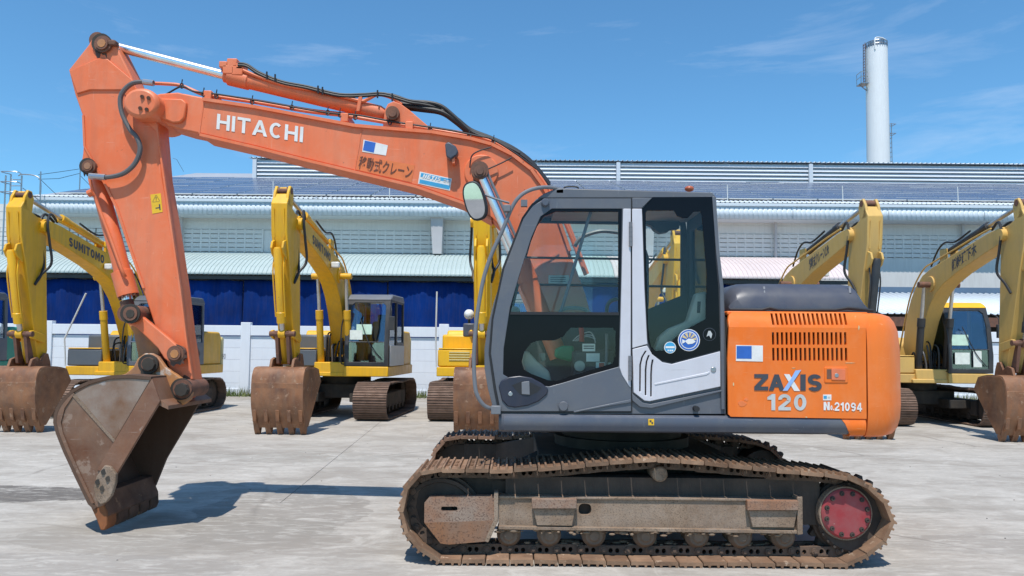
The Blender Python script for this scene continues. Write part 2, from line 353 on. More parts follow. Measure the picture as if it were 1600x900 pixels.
# ------------------------------------------------------------------ ground: one sheet to the horizon with concrete slabs on it
def concrete(name):
    m, nt, N, L, p = mat_base(name); MATS[name] = m
    g = N.new('ShaderNodeNewGeometry'); pos = g.outputs['Position']
    def mapped(s):
        q = N.new('ShaderNodeMapping'); q.inputs['Scale'].default_value = s; L.new(pos, q.inputs['Vector']); return q.outputs[0]
    big = noise(nt, 0.42, 6, 0.62, mapped((0.7, 1.0, 1)), 0.6)
    mid = noise(nt, 2.2, 8, 0.66, mapped((0.55, 1.25, 1)), 0.5)
    fine = noise(nt, 26, 8, 0.7, mapped((0.8, 1, 1)))
    grit = noise(nt, 120, 4, 0.7, pos)
    c = mixc(nt, ramp(nt, big, 0.36, 0.66), (0.325, 0.300, 0.275), (0.45, 0.43, 0.405))
    c = mixc(nt, ramp(nt, mid, 0.42, 0.70, (0, 0, 0, 1), (0.75, 0.75, 0.75, 1)), c, (0.53, 0.51, 0.485))
    c = mixc(nt, ramp(nt, mid, 0.28, 0.40, (0.5, 0.5, 0.5, 1), (0, 0, 0, 1)), c, (0.27, 0.25, 0.235))
    c = mixc(nt, ramp(nt, fine, 0.36, 0.62, (0.30, 0.30, 0.30, 1), (0, 0, 0, 1)), c, (0.25, 0.24, 0.23))
    c = mixc(nt, ramp(nt, grit, 0.60, 0.72, (0, 0, 0, 1), (0.30, 0.30, 0.30, 1)), c, (0.60, 0.59, 0.58))
    c = mixc(nt, ramp(nt, grit, 0.27, 0.33, (0.55, 0.55, 0.55, 1), (0, 0, 0, 1)), c, (0.17, 0.16, 0.15))
    # oil and water stains with a place of their own
    sep = N.new('ShaderNodeSeparateXYZ'); L.new(pos, sep.inputs[0])
    wob = noise(nt, 1.6, 6, 0.65, pos)
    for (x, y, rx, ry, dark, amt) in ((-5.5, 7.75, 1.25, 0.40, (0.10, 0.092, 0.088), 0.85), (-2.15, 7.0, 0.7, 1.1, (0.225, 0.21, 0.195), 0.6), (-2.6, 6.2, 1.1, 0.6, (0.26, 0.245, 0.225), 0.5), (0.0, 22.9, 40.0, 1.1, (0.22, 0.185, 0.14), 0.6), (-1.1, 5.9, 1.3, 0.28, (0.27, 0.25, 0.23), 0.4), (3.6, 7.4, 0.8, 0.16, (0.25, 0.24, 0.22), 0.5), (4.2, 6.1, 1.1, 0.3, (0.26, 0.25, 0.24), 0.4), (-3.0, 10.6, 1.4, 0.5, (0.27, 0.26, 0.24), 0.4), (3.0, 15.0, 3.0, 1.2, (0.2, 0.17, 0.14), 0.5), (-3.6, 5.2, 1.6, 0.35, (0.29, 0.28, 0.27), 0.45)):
        def lin(sock, o, r):
            a = N.new('ShaderNodeMath'); a.operation = 'SUBTRACT'; L.new(sock, a.inputs[0]); a.inputs[1].default_value = o
            b = N.new('ShaderNodeMath'); b.operation = 'DIVIDE'; L.new(a.outputs[0], b.inputs[0]); b.inputs[1].default_value = r
            d = N.new('ShaderNodeMath'); d.operation = 'MULTIPLY'; L.new(b.outputs[0], d.inputs[0]); L.new(b.outputs[0], d.inputs[1]); return d.outputs[0]
        s_ = N.new('ShaderNodeMath'); s_.operation = 'ADD'; L.new(lin(sep.outputs[0], x, rx), s_.inputs[0]); L.new(lin(sep.outputs[1], y, ry), s_.inputs[1])
        w = N.new('ShaderNodeMath'); w.operation = 'MULTIPLY_ADD'; L.new(wob, w.inputs[0]); w.inputs[1].default_value = -2.6; L.new(s_.outputs[0], w.inputs[2])
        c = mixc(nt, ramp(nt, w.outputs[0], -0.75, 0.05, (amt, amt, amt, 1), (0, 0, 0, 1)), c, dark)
    scuff = noise(nt, 7.5, 7, 0.7, mapped((0.5, 1.6, 1)), 0.8)
    c = mixc(nt, ramp(nt, scuff, 0.50, 0.66, (0, 0, 0, 1), (0.55, 0.55, 0.55, 1)), c, (0.58, 0.565, 0.54))
    c = mixc(nt, ramp(nt, scuff, 0.32, 0.44, (0.45, 0.45, 0.45, 1), (0, 0, 0, 1)), c, (0.27, 0.25, 0.23))
    vor = N.new('ShaderNodeTexVoronoi'); vor.feature = 'DISTANCE_TO_EDGE'; vor.inputs['Scale'].default_value = 0.30
    wv = N.new('ShaderNodeMix'); wv.data_type = 'VECTOR'; wv.inputs[0].default_value = 0.16
    wn_ = N.new('ShaderNodeTexNoise'); wn_.inputs['Scale'].default_value = 1.7; wn_.inputs['Detail'].default_value = 7; L.new(pos, wn_.inputs['Vector'])
    L.new(pos, wv.inputs[4]); L.new(wn_.outputs['Color'], wv.inputs[5]); L.new(wv.outputs[1], vor.inputs['Vector'])
    ck = ramp(nt, vor.outputs['Distance'], 0.0015, 0.006, (0.6, 0.6, 0.6, 1), (0, 0, 0, 1))
    ck = mixc(nt, ramp(nt, noise(nt, 0.35, 3, 0.5, pos), 0.47, 0.60), (0, 0, 0), ck)
    c = mixc(nt, ck, c, (0.15, 0.14, 0.13))
    patch = noise(nt, 0.8, 7, 0.66, mapped((0.8, 1.3, 1)), 0.9)
    c = mixc(nt, ramp(nt, patch, 0.50, 0.62, (0, 0, 0, 1), (0.62, 0.62, 0.62, 1)), c, (0.28, 0.258, 0.235))
    c = mixc(nt, ramp(nt, noise(nt, 1.3, 8, 0.72, mapped((0.9, 1.2, 1.0)), 1.2), 0.55, 0.70, (0, 0, 0, 1), (0.6, 0.6, 0.6, 1)), c, (0.60, 0.585, 0.56))
    oi = N.new('ShaderNodeObjectInfo')
    c = mixc(nt, ramp(nt, oi.outputs['Random'], 0.0, 1.0, (0, 0, 0, 1), (0.16, 0.16, 0.16, 1)), c, (0.36, 0.33, 0.30))
    c = mixc(nt, 1.0, c, (1.0, 0.965, 0.905), 'MULTIPLY')
    L.new(c, p.inputs['Base Color']); p.inputs['Roughness'].default_value = 0.92; p.inputs['Specular IOR Level'].default_value = 0.25
    h = mixc(nt, 0.5, fine, grit); bump(nt, p, h, 0.35, 0.012)
    return m
yard = concrete('yard_concrete')
soil = worn('joint_soil', (0.25, 0.23, 0.205), 0.95, None, 0.5, 3)
gm = MB(); N_ = 600.0
gm.sheet([(-N_, -60, -0.006), (N_, -60, -0.012), (N_, N_, -0.006), (-N_, N_, -0.006)], [(-N_, -60, -0.5), (N_, -60, -0.5), (N_, N_, -0.5), (-N_, N_, -0.5)], [4])
ground = tag(gm.build('ground', soil), kind='structure')
ys = [-6.0, -1.4, 2.65, 7.45, 10.75, 14.8, 18.9, 23.2]
xs = [-32.3 + 6.0 * i for i in range(12)]
for j in range(len(ys) - 1):
    xs = [-32.3 + 6.0 * i for i in range(12)] if ys[j] > 7 else [-32.3, -20.3, -8.3, 9.7, 21.7, 33.7]
    for i in range(len(xs) - 1):
        g_ = 0.0035
        sk = lambda x, y: x - 0.055 * (y - 8.0)
        q = [(sk(xs[i], ys[j]) + g_, ys[j] + g_), (sk(xs[i + 1], ys[j]) - g_, ys[j] + g_), (sk(xs[i + 1], ys[j + 1]) - g_, ys[j + 1] - g_), (sk(xs[i], ys[j + 1]) + g_, ys[j + 1] - g_)]
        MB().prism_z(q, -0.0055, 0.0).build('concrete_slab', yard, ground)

mb = MB(); rs_ = random.Random(3)
for k in range(160):
    x, y = rs_.uniform(-9, 11), rs_.uniform(4.0, 22.5); r = rs_.uniform(0.003, 0.008)
    mb.ball((x, y, r * 0.4), r, 5, (1.2, 0.9, 0.6))
tag(mb.build('gravel', worn('gravel_stone', (0.20, 0.185, 0.17), 0.9, None, 0.6, 3)), kind='stuff')

# ------------------------------------------------------------------ perimeter wall with pillars, grass at its foot
wall_w = worn('wall_white', (0.74, 0.76, 0.79), 0.85, (0.66, 0.69, 0.73), 0.6, 0.8, (0.60, 0.60, 0.58), 0.78, 9, 0.06, b=0.15)
WY = 23.8
pw = empty('perimeter_wall', (0, WY, 0)); tag(pw, 'long white precast concrete wall with capped pillars behind the parked excavators', 'wall')
px0 = at(384, 560, WY).x
for k in range(-3, 8):
    xa = px0 + 6.3 * k
    MB().box(xa - 0.15, xa + 0.15, -0.10, 0.12, 0.0, 2.32).build('pillar', wall_w, pw, 0.012)
    for r in range(5):
        MB().box(xa + 0.152, xa + 6.148, -0.03, 0.05, 0.02 + r * 0.372, 0.388 + r * 0.372).build('wall_panel', wall_w, pw, 0.006)
    MB().box(xa + 0.152, xa + 6.148, -0.085, 0.09, 1.90, 2.22).build('coping', wall_w, pw, 0.01)
    MB().box(xa + 0.152, xa + 6.148, -0.06, 0.07, 0.0, 0.22).build('plinth', wall_w, pw, 0.01)
gr_m = worn('grass_blade', (0.10, 0.145, 0.035), 0.8, (0.19, 0.18, 0.07), 0.9, 1.2, b=0)
mb = MB()
for k in range(9000):
    x = random.uniform(-21, 22); d = abs(random.gauss(0, 0.28)); y = WY - 0.14 - d
    if math.sin(x * 1.3) + math.sin(x * 0.47 + 1) + random.uniform(-1, 1) < -1.5: continue
    h = random.uniform(0.06, 0.30) * (1.25 - min(1, d)); w_ = random.uniform(0.008, 0.02); a = random.uniform(0, math.pi); dx, dy = math.cos(a) * w_, math.sin(a) * w_; lx, ly = random.gauss(0, 0.05), random.gauss(0, 0.05)
    v = [mb.bm.verts.new(p) for p in ((x - dx, y - dy, 0), (x + dx, y + dy, 0), (x + lx, y + ly, h))]; mb.bm.faces.new(v)
tag(mb.build('grass', gr_m), kind='stuff')

# ------------------------------------------------------------------ warehouse
sheet_pale = worn('pale_sheet', (0.62, 0.68, 0.72), 0.5, (0.56, 0.62, 0.66), 0.5, 0.5, None, 0.8, 9, 0.12)
plaster = worn('plaster', (0.68, 0.66, 0.635), 0.9, (0.60, 0.585, 0.57), 0.6, 0.5, None, 0.8, 9, 0.15)
block_m = worn('vent_block', (0.70, 0.68, 0.655), 0.9, None, 0.3, 0.8)
canopy_green = worn('canopy_sheet_green', (0.42, 0.495, 0.475), 0.5, None, 0.3, 0.5); canopy_pink = worn('canopy_sheet_pink', (0.66, 0.56, 0.54), 0.55, None, 0.3, 0.5)
col_m = worn('column_grey', (0.50, 0.48, 0.48), 0.8, None, 0.4, 1)
panel_m = worn('solar_panel', (0.075, 0.10, 0.17), 0.25, (0.10, 0.125, 0.19), 0.8, 0.3, None, 0.7, 5, 0.05, b=0, spec=0.6)
slat_m = worn('louvre_slat', (0.66, 0.69, 0.73), 0.4, None, 0.3, 0.4)
roof_m = worn('roof_sheet', (0.36, 0.38, 0.41), 0.55, None, 0.4, 0.4)
tarp_m = worn('blue_tarp', (0.002, 0.032, 0.185), 0.8, (0.003, 0.016, 0.085), 0.9, 0.5, None, 0.8, 9, 0.10, b=0.4, spec=0.1)
wh = empty('warehouse', (0, 34, 0)); tag(wh, 'long pale warehouse with solar panels on its roof and louvred clerestory', 'warehouse')
WX0, WX1, WFY = -31.0, 44.0, 35.0
def wbox(name, x0, x1, y0, y1, z0, z1, mat, bev=0.0, par=wh): return MB().box(x0, x1, y0 - 34, y1 - 34, z0, z1).build(name, mat, par, bev)
wbox('wall', WX0, WX1, WFY, WFY + 0.3, 0, 6.0, plaster); wbox('wall', WX0, WX1, WFY, WFY + 0.3, 7.08, 8.2, plaster); wbox('wall_recess', WX0, WX1, WFY + 0.1, WFY + 0.3, 6.0, 7.08, plaster)
# ventilation blocks, five rows
bw, bp, rp = 0.335, 0.414, 0.212
mb = MB(); mb.prism_x([(0.10, 0.0), (0.10, 0.182), (-0.025, 0.182), (-0.033, 0.178), (-0.035, 0.0)], 0, bw); bme = mb.mesh('vent_block', block_m)
rest = MB(); xa, xb = -12.2, 12.6
plain_zones = ((-12.05, -11.1), (14.2, 16.2))
xpos = [WX0 + 0.2 + bp * i for i in range(int((WX1 - WX0 - 0.6) / bp))]
cands = []
for x in xpos:
    if any(a < x < b for a, b in plain_zones): continue
    for r in range(5): cands.append((x, 6.03 + r * rp))
cands.sort(key=lambda c: abs(c[0] - (0.2 if c[0] < 4 else 13)) if -12.6 < c[0] < 0 or 10 < c[0] < 21 else 100 + abs(c[0]))
for i, (x, z) in enumerate(cands):
    if i < 280:
        o = link_mesh('vent_block', bme, wh); o.location = (x, WFY - 34, z)
    else: rest.prism_x([(WFY - 34 + 0.10, z), (WFY - 34 + 0.10, z + 0.182), (WFY - 34 - 0.025, z + 0.182), (WFY - 34 - 0.033, z + 0.178), (WFY - 34 - 0.035, z)], x, x + bw)
mul = MB().box(0, bp - bw, -0.045, 0.1, 0, 1.08).mesh('mullion', block_m)
for x in xpos:
    if x < -20 or x > 24 or any(a < x < b for a, b in plain_zones): continue
    o = link_mesh('mullion', mul, wh); o.location = (x + bw, WFY - 34, 6.0)
tag(rest.build('vent_blocks', block_m, wh), kind='stuff')
for a, b in plain_zones: wbox('infill', a, b + 0.35, WFY + 0.02, WFY + 0.1, 6.02, 7.06, block_m)
for z in (7.45, 7.85): wbox('plaster_band', WX0, WX1, WFY - 0.012, WFY, z, z + 0.02, plaster)
for px in (683, 1010): 
    x = at(px, 380, 34.6).x
    MB().sheet([(x - 0.17, 0.2, 5.9), (x + 0.26, 0.2, 5.9), (x + 0.30, 0.2, 7.8), (x - 0.30, 0.2, 7.8)], [(x - 0.17, 0.98, 5.9), (x + 0.26, 0.98, 5.9), (x + 0.30, 0.98, 7.8), (x - 0.30, 0.98, 7.8)], [4]).build('column', col_m, wh, 0.02)
for px in (283, 1212, 1505):
    x = at(px, 380, 34.8).x; MB().cyl((x, 0.8, 5.5), (x, 0.8, 7.6), 0.07, 10).build('down_pipe', col_m, wh)
def corr(name, x0, x1, prof, pitch, depth, mat, par=wh):
    """sheet metal: prof is a run of (y, z); ribs stand out along its normal"""
    mb = MB(); n = max(1, int(round((x1 - x0) / pitch))); rings = []
    ns = []
    for i in range(len(prof)):
        a, b = prof[max(i - 1, 0)], prof[min(i + 1, len(prof) - 1)]; l = math.hypot(b[0] - a[0], b[1] - a[1]); ns.append((-(b[1] - a[1]) / l, (b[0] - a[0]) / l))
    for i in range(n):
        for f, d in ((0.0, 0.0), (0.62, 0.0), (0.70, 1.0), (0.92, 1.0), (1.0, 0.0)):
            if f == 1.0 and i < n - 1: continue
            x = x0 + (i + f) * (x1 - x0) / n
            rings.append([(x, p[0] + m_[0] * depth * d, p[1] + m_[1] * depth * d) for p, m_ in zip(prof, ns)])
    mb.rings(rings, caps=False, closed=False)
    o = link_mesh(name, mb.mesh(name, mat, 4), par); sd = o.modifiers.new('gauge', 'SOLIDIFY'); sd.thickness = 0.012; return o
EX0 = at(42, 320, 34).x
x = EX0
while x < WX1:
    corr('fascia_sheet', x, min(x + 4.4, WX1) - 0.01, [(0.0, 7.62), (0.0, 8.18)][::-1], 0.22, 0.016, sheet_pale)
    x += 4.4
wbox('gutter', EX0 - 0.1, WX1, 33.93, 34.05, 8.19, 8.33, sheet_pale, 0.02); wbox('soffit', EX0, WX1, 34.05, 35.0, 7.6, 7.66, sheet_pale)
SL = 0.30
rz = lambda y: 8.35 + SL * (y - 34.0)
rs = MB(); rs.prism_x([(0.0, 8.22), (0.0, 8.35), (18.0, rz(52.0)), (18.0, rz(52.0) - 0.2)], EX0, WX1).build('roof', roof_m, wh)
x = EX0
while x < WX1:
    corr('roof_edge', x, min(x + 4.4, WX1) - 0.01, [(-0.06, 8.36), (0.7, 8.59)], 0.22, 0.035, sheet_pale); x += 4.4
mb = MB(); mb.sheet([(0, 0, 0.05), (2.02, 0, 0.05), (2.02, 1.0, 0.05 + SL * 1.0), (0, 1.0, 0.05 + SL * 1.0)], [(0, 0, 0), (2.02, 0, 0), (2.02, 1.0, SL * 1.0), (0, 1.0, SL * 1.0)], [4])
pme = mb.mesh('solar_panel', panel_m); pme.materials.append(white_p)
for f in pme.polygons:
    if f.normal.z < 0.6: f.material_index = 1
nr = 10; nc = 28
for r in range(nr):
    for c in range(nc):
        x = EX0 + 1.0 + c * 2.10 
        y = 34.75 + r * 1.10
        o = link_mesh('solar_panel', pme, wh); o.location = (x, y - 34, rz(y) + 0.10 + random.uniform(0, 0.01)); o.rotation_euler = (random.uniform(-0.006, 0.006), random.uniform(-0.004, 0.004), 0)
wbox('panel_gap_shade', EX0 + 0.9, WX1, 34.62, 34.72, rz(34.6) + 0.0, rz(34.6) + 0.09, black_paint)  # black strip stands in for the shadow gap beneath the front row of panels
for px in (427, 609, 1137, 1317, 1497):
    x = at(px, 300, 34.4).x; MB().cyl((x, 0.4, 8.3), (x - 0.02, 0.4, 9.28), 0.022, 6).build('lightning_rod', white_p, wh)
# clerestory
CY = 46.0; cx0 = at(398, 262, CY).x; cz0, cz1 = rz(CY) - 0.1, 13.35
wbox('clerestory', cx0 + 0.05, WX1 + 4, CY + 0.15, CY + 5, cz0, cz1 - 0.1, col_m)
divs = [cx0, at(966, 262, CY).x, at(966, 262, CY).x + 12, WX1 + 4]
for a, b in zip(divs, divs[1:]):
    for k in range(5):
        z = cz0 + 0.16 + k * 0.245
        MB().prism_x([(12.10, z), (12.16, z + 0.20), (12.13, z + 0.21), (11.98, z + 0.02), (12.0, z)], a + 0.14, b - 0.14).build('louvre_slat', slat_m, wh)
    wbox('louvre_post', a - 0.12, a + 0.12, CY - 0.08, CY + 0.14, cz0, cz1 - 0.1, slat_m, 0.01)
x = cx0 - 0.4
while x < WX1 + 4:
    corr('ridge_sheet', x, min(x + 6, WX1 + 4) - 0.01, [(11.88, cz1 - 0.03), (14.5, cz1 + 0.35)], 0.30, 0.05, sheet_pale); x += 6
# canopy with sheets, tarps hanging below
cprof = [(-2.45, 4.62), (-2.38, 4.74), (-2.1, 4.98), (-1.4, 5.35), (-0.5, 5.68), (0.4, 5.88), (0.95, 5.95)]
x = WX0; xsplit = at(960, 420, 31.6).x; xend = at(1332, 420, 31.6).x
while x < xend:
    x2 = min(x + 4.2, xend)
    if x < xsplit < x2: x2 = xsplit
    corr('canopy_sheet', x, x2 - 0.008, cprof[::-1], 0.19, 0.028, canopy_green if x < xsplit - 0.01 else canopy_pink); x = x2
wbox('canopy_beam', WX0, xend, 31.72, 31.82, 4.42, 4.58, black_paint)
k = 0; seams = [-28.5, -23.6, at(28, 450, 31.9).x, at(210, 450, 31.9).x, at(380, 450, 31.9).x, at(606, 450, 31.9).x, at(812, 450, 31.9).x, 5.2, 9.9, 14.2]
tl = ['blue tarp hanging beyond the left edge of the photo', 'blue tarp behind the green excavator at the left edge', 'blue tarp between the two left yellow booms behind the leaning white pole', 'blue tarp directly behind the orange arm', 'blue tarp left of the silver-roofed cab behind the raised yellow boom', 'blue tarp right of the silver-roofed cab', 'blue tarp behind the front of the grey cab', 'blue tarp seen through the rear window of the grey cab', 'dark blue tarp below the pink canopy behind the orange engine bay']
for i, (a, b) in enumerate(zip(seams, seams[1:])):
    mb = MB(); rings = []; n = 26
    for q in range(n + 1):
        x = a + 0.03 + (b - a - 0.06) * q / n
        rings.append([(x, 31.92 + 0.10 * math.sin(q * 0.9 + i + 0.2 * zz) * (0.4 + zz * 0.18) + 0.03 * math.sin(q * 2.3 + zz * 2), 4.40 - zz + 0.04 * math.sin(q * 0.7) * (1 if zz == 0 else 0)) for zz in (0, 0.6, 1.4, 2.3, 3.3, 4.2)])
    o = mb.rings(rings, caps=False, closed=False).build('tarp', tarp_m); sd = o.modifiers.new('gauge', 'SOLIDIFY'); sd.thickness = 0.01
    tag(o, tl[i], 'tarp', 'blue tarps hanging under the warehouse canopy')
# low shed at the right
sh = empty('low_shed', (18.5, 29, 0)); tag(sh, 'low shed with pale corrugated roof behind the tan excavator at right', 'shed')
xs0, xs1 = at(1340, 460, 29).x - 18.5, 12.0
x = xs0
while x < xs1:
    corr('roof_sheet', x, min(x + 3, xs1) - 0.01, [(-1.9, 2.95), (2.6, 4.12)], 0.24, 0.035, sheet_pale, sh); x += 3
MB().box(xs0, xs1, -1.85, -1.75, 2.5, 2.85).build('eave_beam', pin_rust, sh); MB().box(xs0 + 0.1, xs1, 0.2, 0.4, 0, 3.2).build('wall', grime, sh)
MB().box(xs0, xs1, 2.3, 2.5, 3.95, 4.30).build('ridge_band', worn('band_blue', (0.10, 0.16, 0.24), 0.6), sh)
for k in range(5): MB().box(xs0 + 0.1 + k * 3.2, xs0 + 0.25 + k * 3.2, -1.8, -1.7, 0, 2.5).build('post', pin_rust, sh)

# ------------------------------------------------------------------ roof ladder, poles, wires, chimney
lad = empty('access_ladder', (at(30, 300, 33.2).x, 33.2, 0)); tag(lad, 'galvanised steel access ladder with safety cage at the left end of the warehouse roof', 'ladder')
lx = [at(p, 300, 33.2).x - lad.location.x for p in (8, 16, 33, 52)]
mb = MB()
for X_, zt_ in ((lx[0], 9.15), (lx[1], 9.2), (lx[2], 9.15)): mb.cyl((X_, 0, 4.5), (X_, 0, zt_), 0.035, 6)
mb.build('stile', steel, lad)
for k in range(13): MB().cyl((lx[1], 0, 5.6 + k * 0.28), (lx[2], 0, 5.6 + k * 0.28), 0.018, 6).build('rung', steel, lad)
mb = MB()
for z in (8.3, 8.75, 9.2): mb.tube(smooth([(lx[1], 0, z), (lx[1] - 0.1, -0.5, z), (lx[2] + 0.1, -0.5, z), (lx[2], 0, z)], 5), 0.02, 6)
mb.build('safety_cage', steel, lad)
mb = MB().tube(smooth([(lx[1], 0.5, 9.25), (lx[1] + 0.2, 0.5, 9.32), (lx[2] + 0.3, 0.5, 9.25), (lx[3], 0.5, 8.95), (lx[3], 0.5, 8.0)], 5), 0.025, 6).tube([(lx[2], 0.1, 8.6), (lx[3], 0.5, 8.1)], 0.02, 6).tube([(lx[0], 0, 8.35), (lx[3], 0.4, 8.3)], 0.02, 6); mb.build('guard_rail', steel, lad)
for px, y0, y1, Yp, lb in ((62, 268, 303, 34.5, 'thin steel pole with stay wires beside the ladder on the roof'), (124, 262, 296, 37.0, 'thin steel lightning pole on the warehouse roof left of the orange arm')):
    a, b = at(px, y0, Yp), at(px, y1 + 6, Yp)
    p_ = empty('roof_pole', (b.x, b.y, b.z)); tag(p_, lb, 'pole'); h = a.z - b.z
    MB().cyl((0, 0, 0), (0, 0, h), 0.03, 6).build('mast', steel, p_)
    MB().tube([(0, 0, h * 0.7), (0.75, 0.2, 0.1)], 0.012, 5).build('stay', black_rubber, p_)
for i, (pts, lb) in enumerate((([(60, 273, 34.5), (90, 269, 35.7), (124, 264, 37)], 'thin overhead cable strung between the two roof poles'), ([(60, 280, 34.5), (92, 279, 35.8), (124, 271, 37)], 'lower slack cable between the two roof poles'), ([(270, 247, 48), (276, 249, 48), (287, 268, 50)], 'bent antenna cable on the roof right of the orange arm'))):
    tag(MB().tube([at(*p) for p in pts], 0.012, 5).build('cable', black_rubber), lb, 'cable')
ch_m = worn('chimney_white', (0.82, 0.82, 0.82), 0.6, (0.76, 0.76, 0.76), 0.4, 0.3, (0.45, 0.40, 0.36), 0.80, 2.2, 0.10)
CHY = 70.0; cc = at(1371.5, 200, CHY); chz = at(1371, 76, CHY).z
ch = empty('chimney', (cc.x, CHY, 0)); tag(ch, 'tall white cylindrical chimney behind the warehouse roof', 'chimney')
MB().lathe((0, 0, 0), (0, 0, 1), [(0, 1.08), (chz, 0.97), (chz, 0.80), (chz - 0.3, 0.8), (chz - 0.3, 0.01)], 40).build('shaft', ch_m, ch)
mb = MB()
for k in range(26):
    a = 2 * math.pi * k / 26; mb.cyl((0.95 * math.cos(a), 0.95 * math.sin(a), chz - 0.15), (0.95 * math.cos(a), 0.95 * math.sin(a), chz + 0.55), 0.035, 5)
for z in (0.22, 0.52): mb.tube([(0.95 * math.cos(k * math.pi / 14), 0.95 * math.sin(k * math.pi / 14), chz + z) for k in range(29)], 0.035, 5)
mb.build('crown_rail', steel, ch)
MB().lathe((0, 0, chz - 0.2), (0, 0, 1), [(0, 0.7), (0.85, 0.7), (0.85, 0.01)], 24).build('flue', steel, ch)
MB().tube(smooth([(-0.55, -0.85, chz - 0.4), (-0.55, -0.85, chz + 0.5), (-0.35, -0.80, chz + 0.75), (0.2, -0.7, chz + 0.75), (0.6, -0.6, chz + 0.6)], 5), 0.06, 8).build('vent_pipe', ch_m, ch)
mb = MB()
for dx in (-0.18, 0.18): mb.cyl((-1.22, dx, chz - 3.4), (-1.17, dx, chz + 0.5), 0.035, 5)
for k in range(14): mb.cyl((-1.2, -0.18, chz - 3.2 + k * 0.27), (-1.2, 0.18, chz - 3.2 + k * 0.27), 0.025, 5)
mb.build('ladder', pin_rust, ch)
mb = MB().box(-1.75, -1.0, -0.5, 0.5, chz - 3.55, chz - 3.48)
for x_, y_ in ((-1.72, -0.48), (-1.72, 0.48), (-1.3, -0.48), (-1.3, 0.48)): mb.cyl((x_, y_, chz - 3.5), (x_, y_, chz - 2.4), 0.03, 5)
for z in (-2.9, -2.42): mb.tube([(-1.1, -0.48, chz + z), (-1.72, -0.48, chz + z), (-1.72, 0.48, chz + z)], 0.03, 5)
mb.tube([(-1.72, 0, chz - 3.5), (-1.0, 0, chz - 4.1)], 0.05, 5); mb.build('platform', steel, ch)
mb = MB()
for dx in (-0.18, 0.18): mb.cyl((1.25, dx, 10), (1.2, dx, chz - 7.3), 0.04, 5)
for k in range(24): mb.cyl((1.22, -0.2, 12 + k * 0.45), (1.22, 0.2, 12 + k * 0.45), 0.03, 5)
for z in (-7.4, -8.3): mb.tube([(1.0, -0.35, chz + z), (1.55, -0.35, chz + z), (1.55, 0.35, chz + z), (1.0, 0.35, chz + z)], 0.035, 5)
mb.build('ladder', steel, ch)

# ------------------------------------------------------------------ lettering: text curves turned into flat mesh
def text_mesh(s, mat, bold=0.0, shear=0.0):
    cu = bpy.data.curves.new('lettering', 'FONT'); cu.body = s; cu.size = 1.0; cu.offset = bold; cu.shear = shear; cu.resolution_u = 3
    o = bpy.data.objects.new('lettering', cu); col.objects.link(o)
    bpy.context.view_layer.update()
    dg = bpy.context.evaluated_depsgraph_get()
    me = bpy.data.meshes.new_from_object(o.evaluated_get(dg)); me.name = 'lettering'
    bpy.data.objects.remove(o); bpy.data.curves.remove(cu)
    me.materials.clear(); me.materials.append(mat)
    return me
def lettering(s, mat, o3, r3, u3, parent, bold=0.0, shear=0.0, name='lettering'):
    """o3: lower left corner, r3: lower right, u3: upper left (3-D, parent space)"""
    me = text_mesh(s, mat, bold, shear)
    if not len(me.vertices): return None
    xs = [v.co.x for v in me.vertices]; ys = [v.co.y for v in me.vertices]
    x0, x1, y0, y1 = min(xs), max(xs), min(ys), max(ys)
    o3, r3, u3 = Vector(o3), Vector(r3), Vector(u3)
    for v in me.vertices:
        v.co = o3 + (r3 - o3) * ((v.co.x - x0) / (x1 - x0)) + (u3 - o3) * ((v.co.y - y0) / (y1 - y0))
    return link_mesh(name, me, parent)

# ------------------------------------------------------------------ tracks (shared by every excavator)
def resample(path, step):
    path = [Vector(p) for p in path]; N = len(path)
    seg = [(path[(i + 1) % N] - path[i]).length for i in range(N)]; tot = sum(seg)
    n = round(tot / step); out = []; d = tot / n; i = 0; acc = 0.0
    for k in range(n):
        t = k * d
        while acc + seg[i] < t: acc += seg[i]; i += 1
        out.append(path[i].lerp(path[(i + 1) % N], (t - acc) / seg[i]))
    return out, d
def shoe_mesh(pitch, width, mat, holes=True):
    m = MB(); h = pitch / 2 - 0.004; w = width / 2
    prof = [(-h + 0.006, -0.044), (-h, -0.037), (-h, -0.018)]
    for c in (-h + 0.012, -0.022, 0.040):
        prof += [(c - 0.010, -0.018), (c - 0.006, 0.0), (c + 0.006, 0.0), (c + 0.010, -0.018)]
    prof += [(h, -0.016), (h, -0.037), (h - 0.006, -0.044)]
    prof[3] = (-h + 0.0005, -0.016)
    m.prism(prof, -w, w)
    if holes:                                                        # bolt heads standing on the plate, seen from inside and outside
        for x in (-0.045, 0.012):
            for y in (-0.10, -0.05, 0.05, 0.10): m.cyl((x, y, -0.019), (x, y, -0.009), 0.011, 6)
    return m.mesh('track_shoe', mat)
def link_mesh_data(pitch, mat):
    m = MB(); h = pitch / 2
    out = [(-h - 0.02, -0.067), (-h - 0.012, -0.056), (h - 0.02, -0.056), (h + 0.01, -0.067), (h + 0.035, -0.080), (h + 0.035, -0.105), (h + 0.012, -0.122), (h - 0.02, -0.121), (-h + 0.03, -0.125), (-h - 0.012, -0.123), (-h - 0.032, -0.108), (-h - 0.034, -0.082)]
    hole = lambda cx: [(cx + 0.016 * math.cos(a) , -0.086 + 0.019 * math.sin(a)) for a in [i * math.pi / 5 for i in range(10)]]
    for y0, y1 in ((-0.085, -0.055), (0.055, 0.085)):
        m.prism(out, y0, y1, [hole(-0.012), hole(0.036)])
    m.cyl((-h, -0.10, -0.092), (-h, 0.10, -0.092), 0.024, 12)        # bushing and pin ends
    m.cyl((-h, -0.107, -0.092), (-h, 0.107, -0.092), 0.013, 8)
    me = m.mesh('chain_link', mat); me.transform(Matrix.Translation((0, 0, 0.012))); return me
jr = random.Random(11)
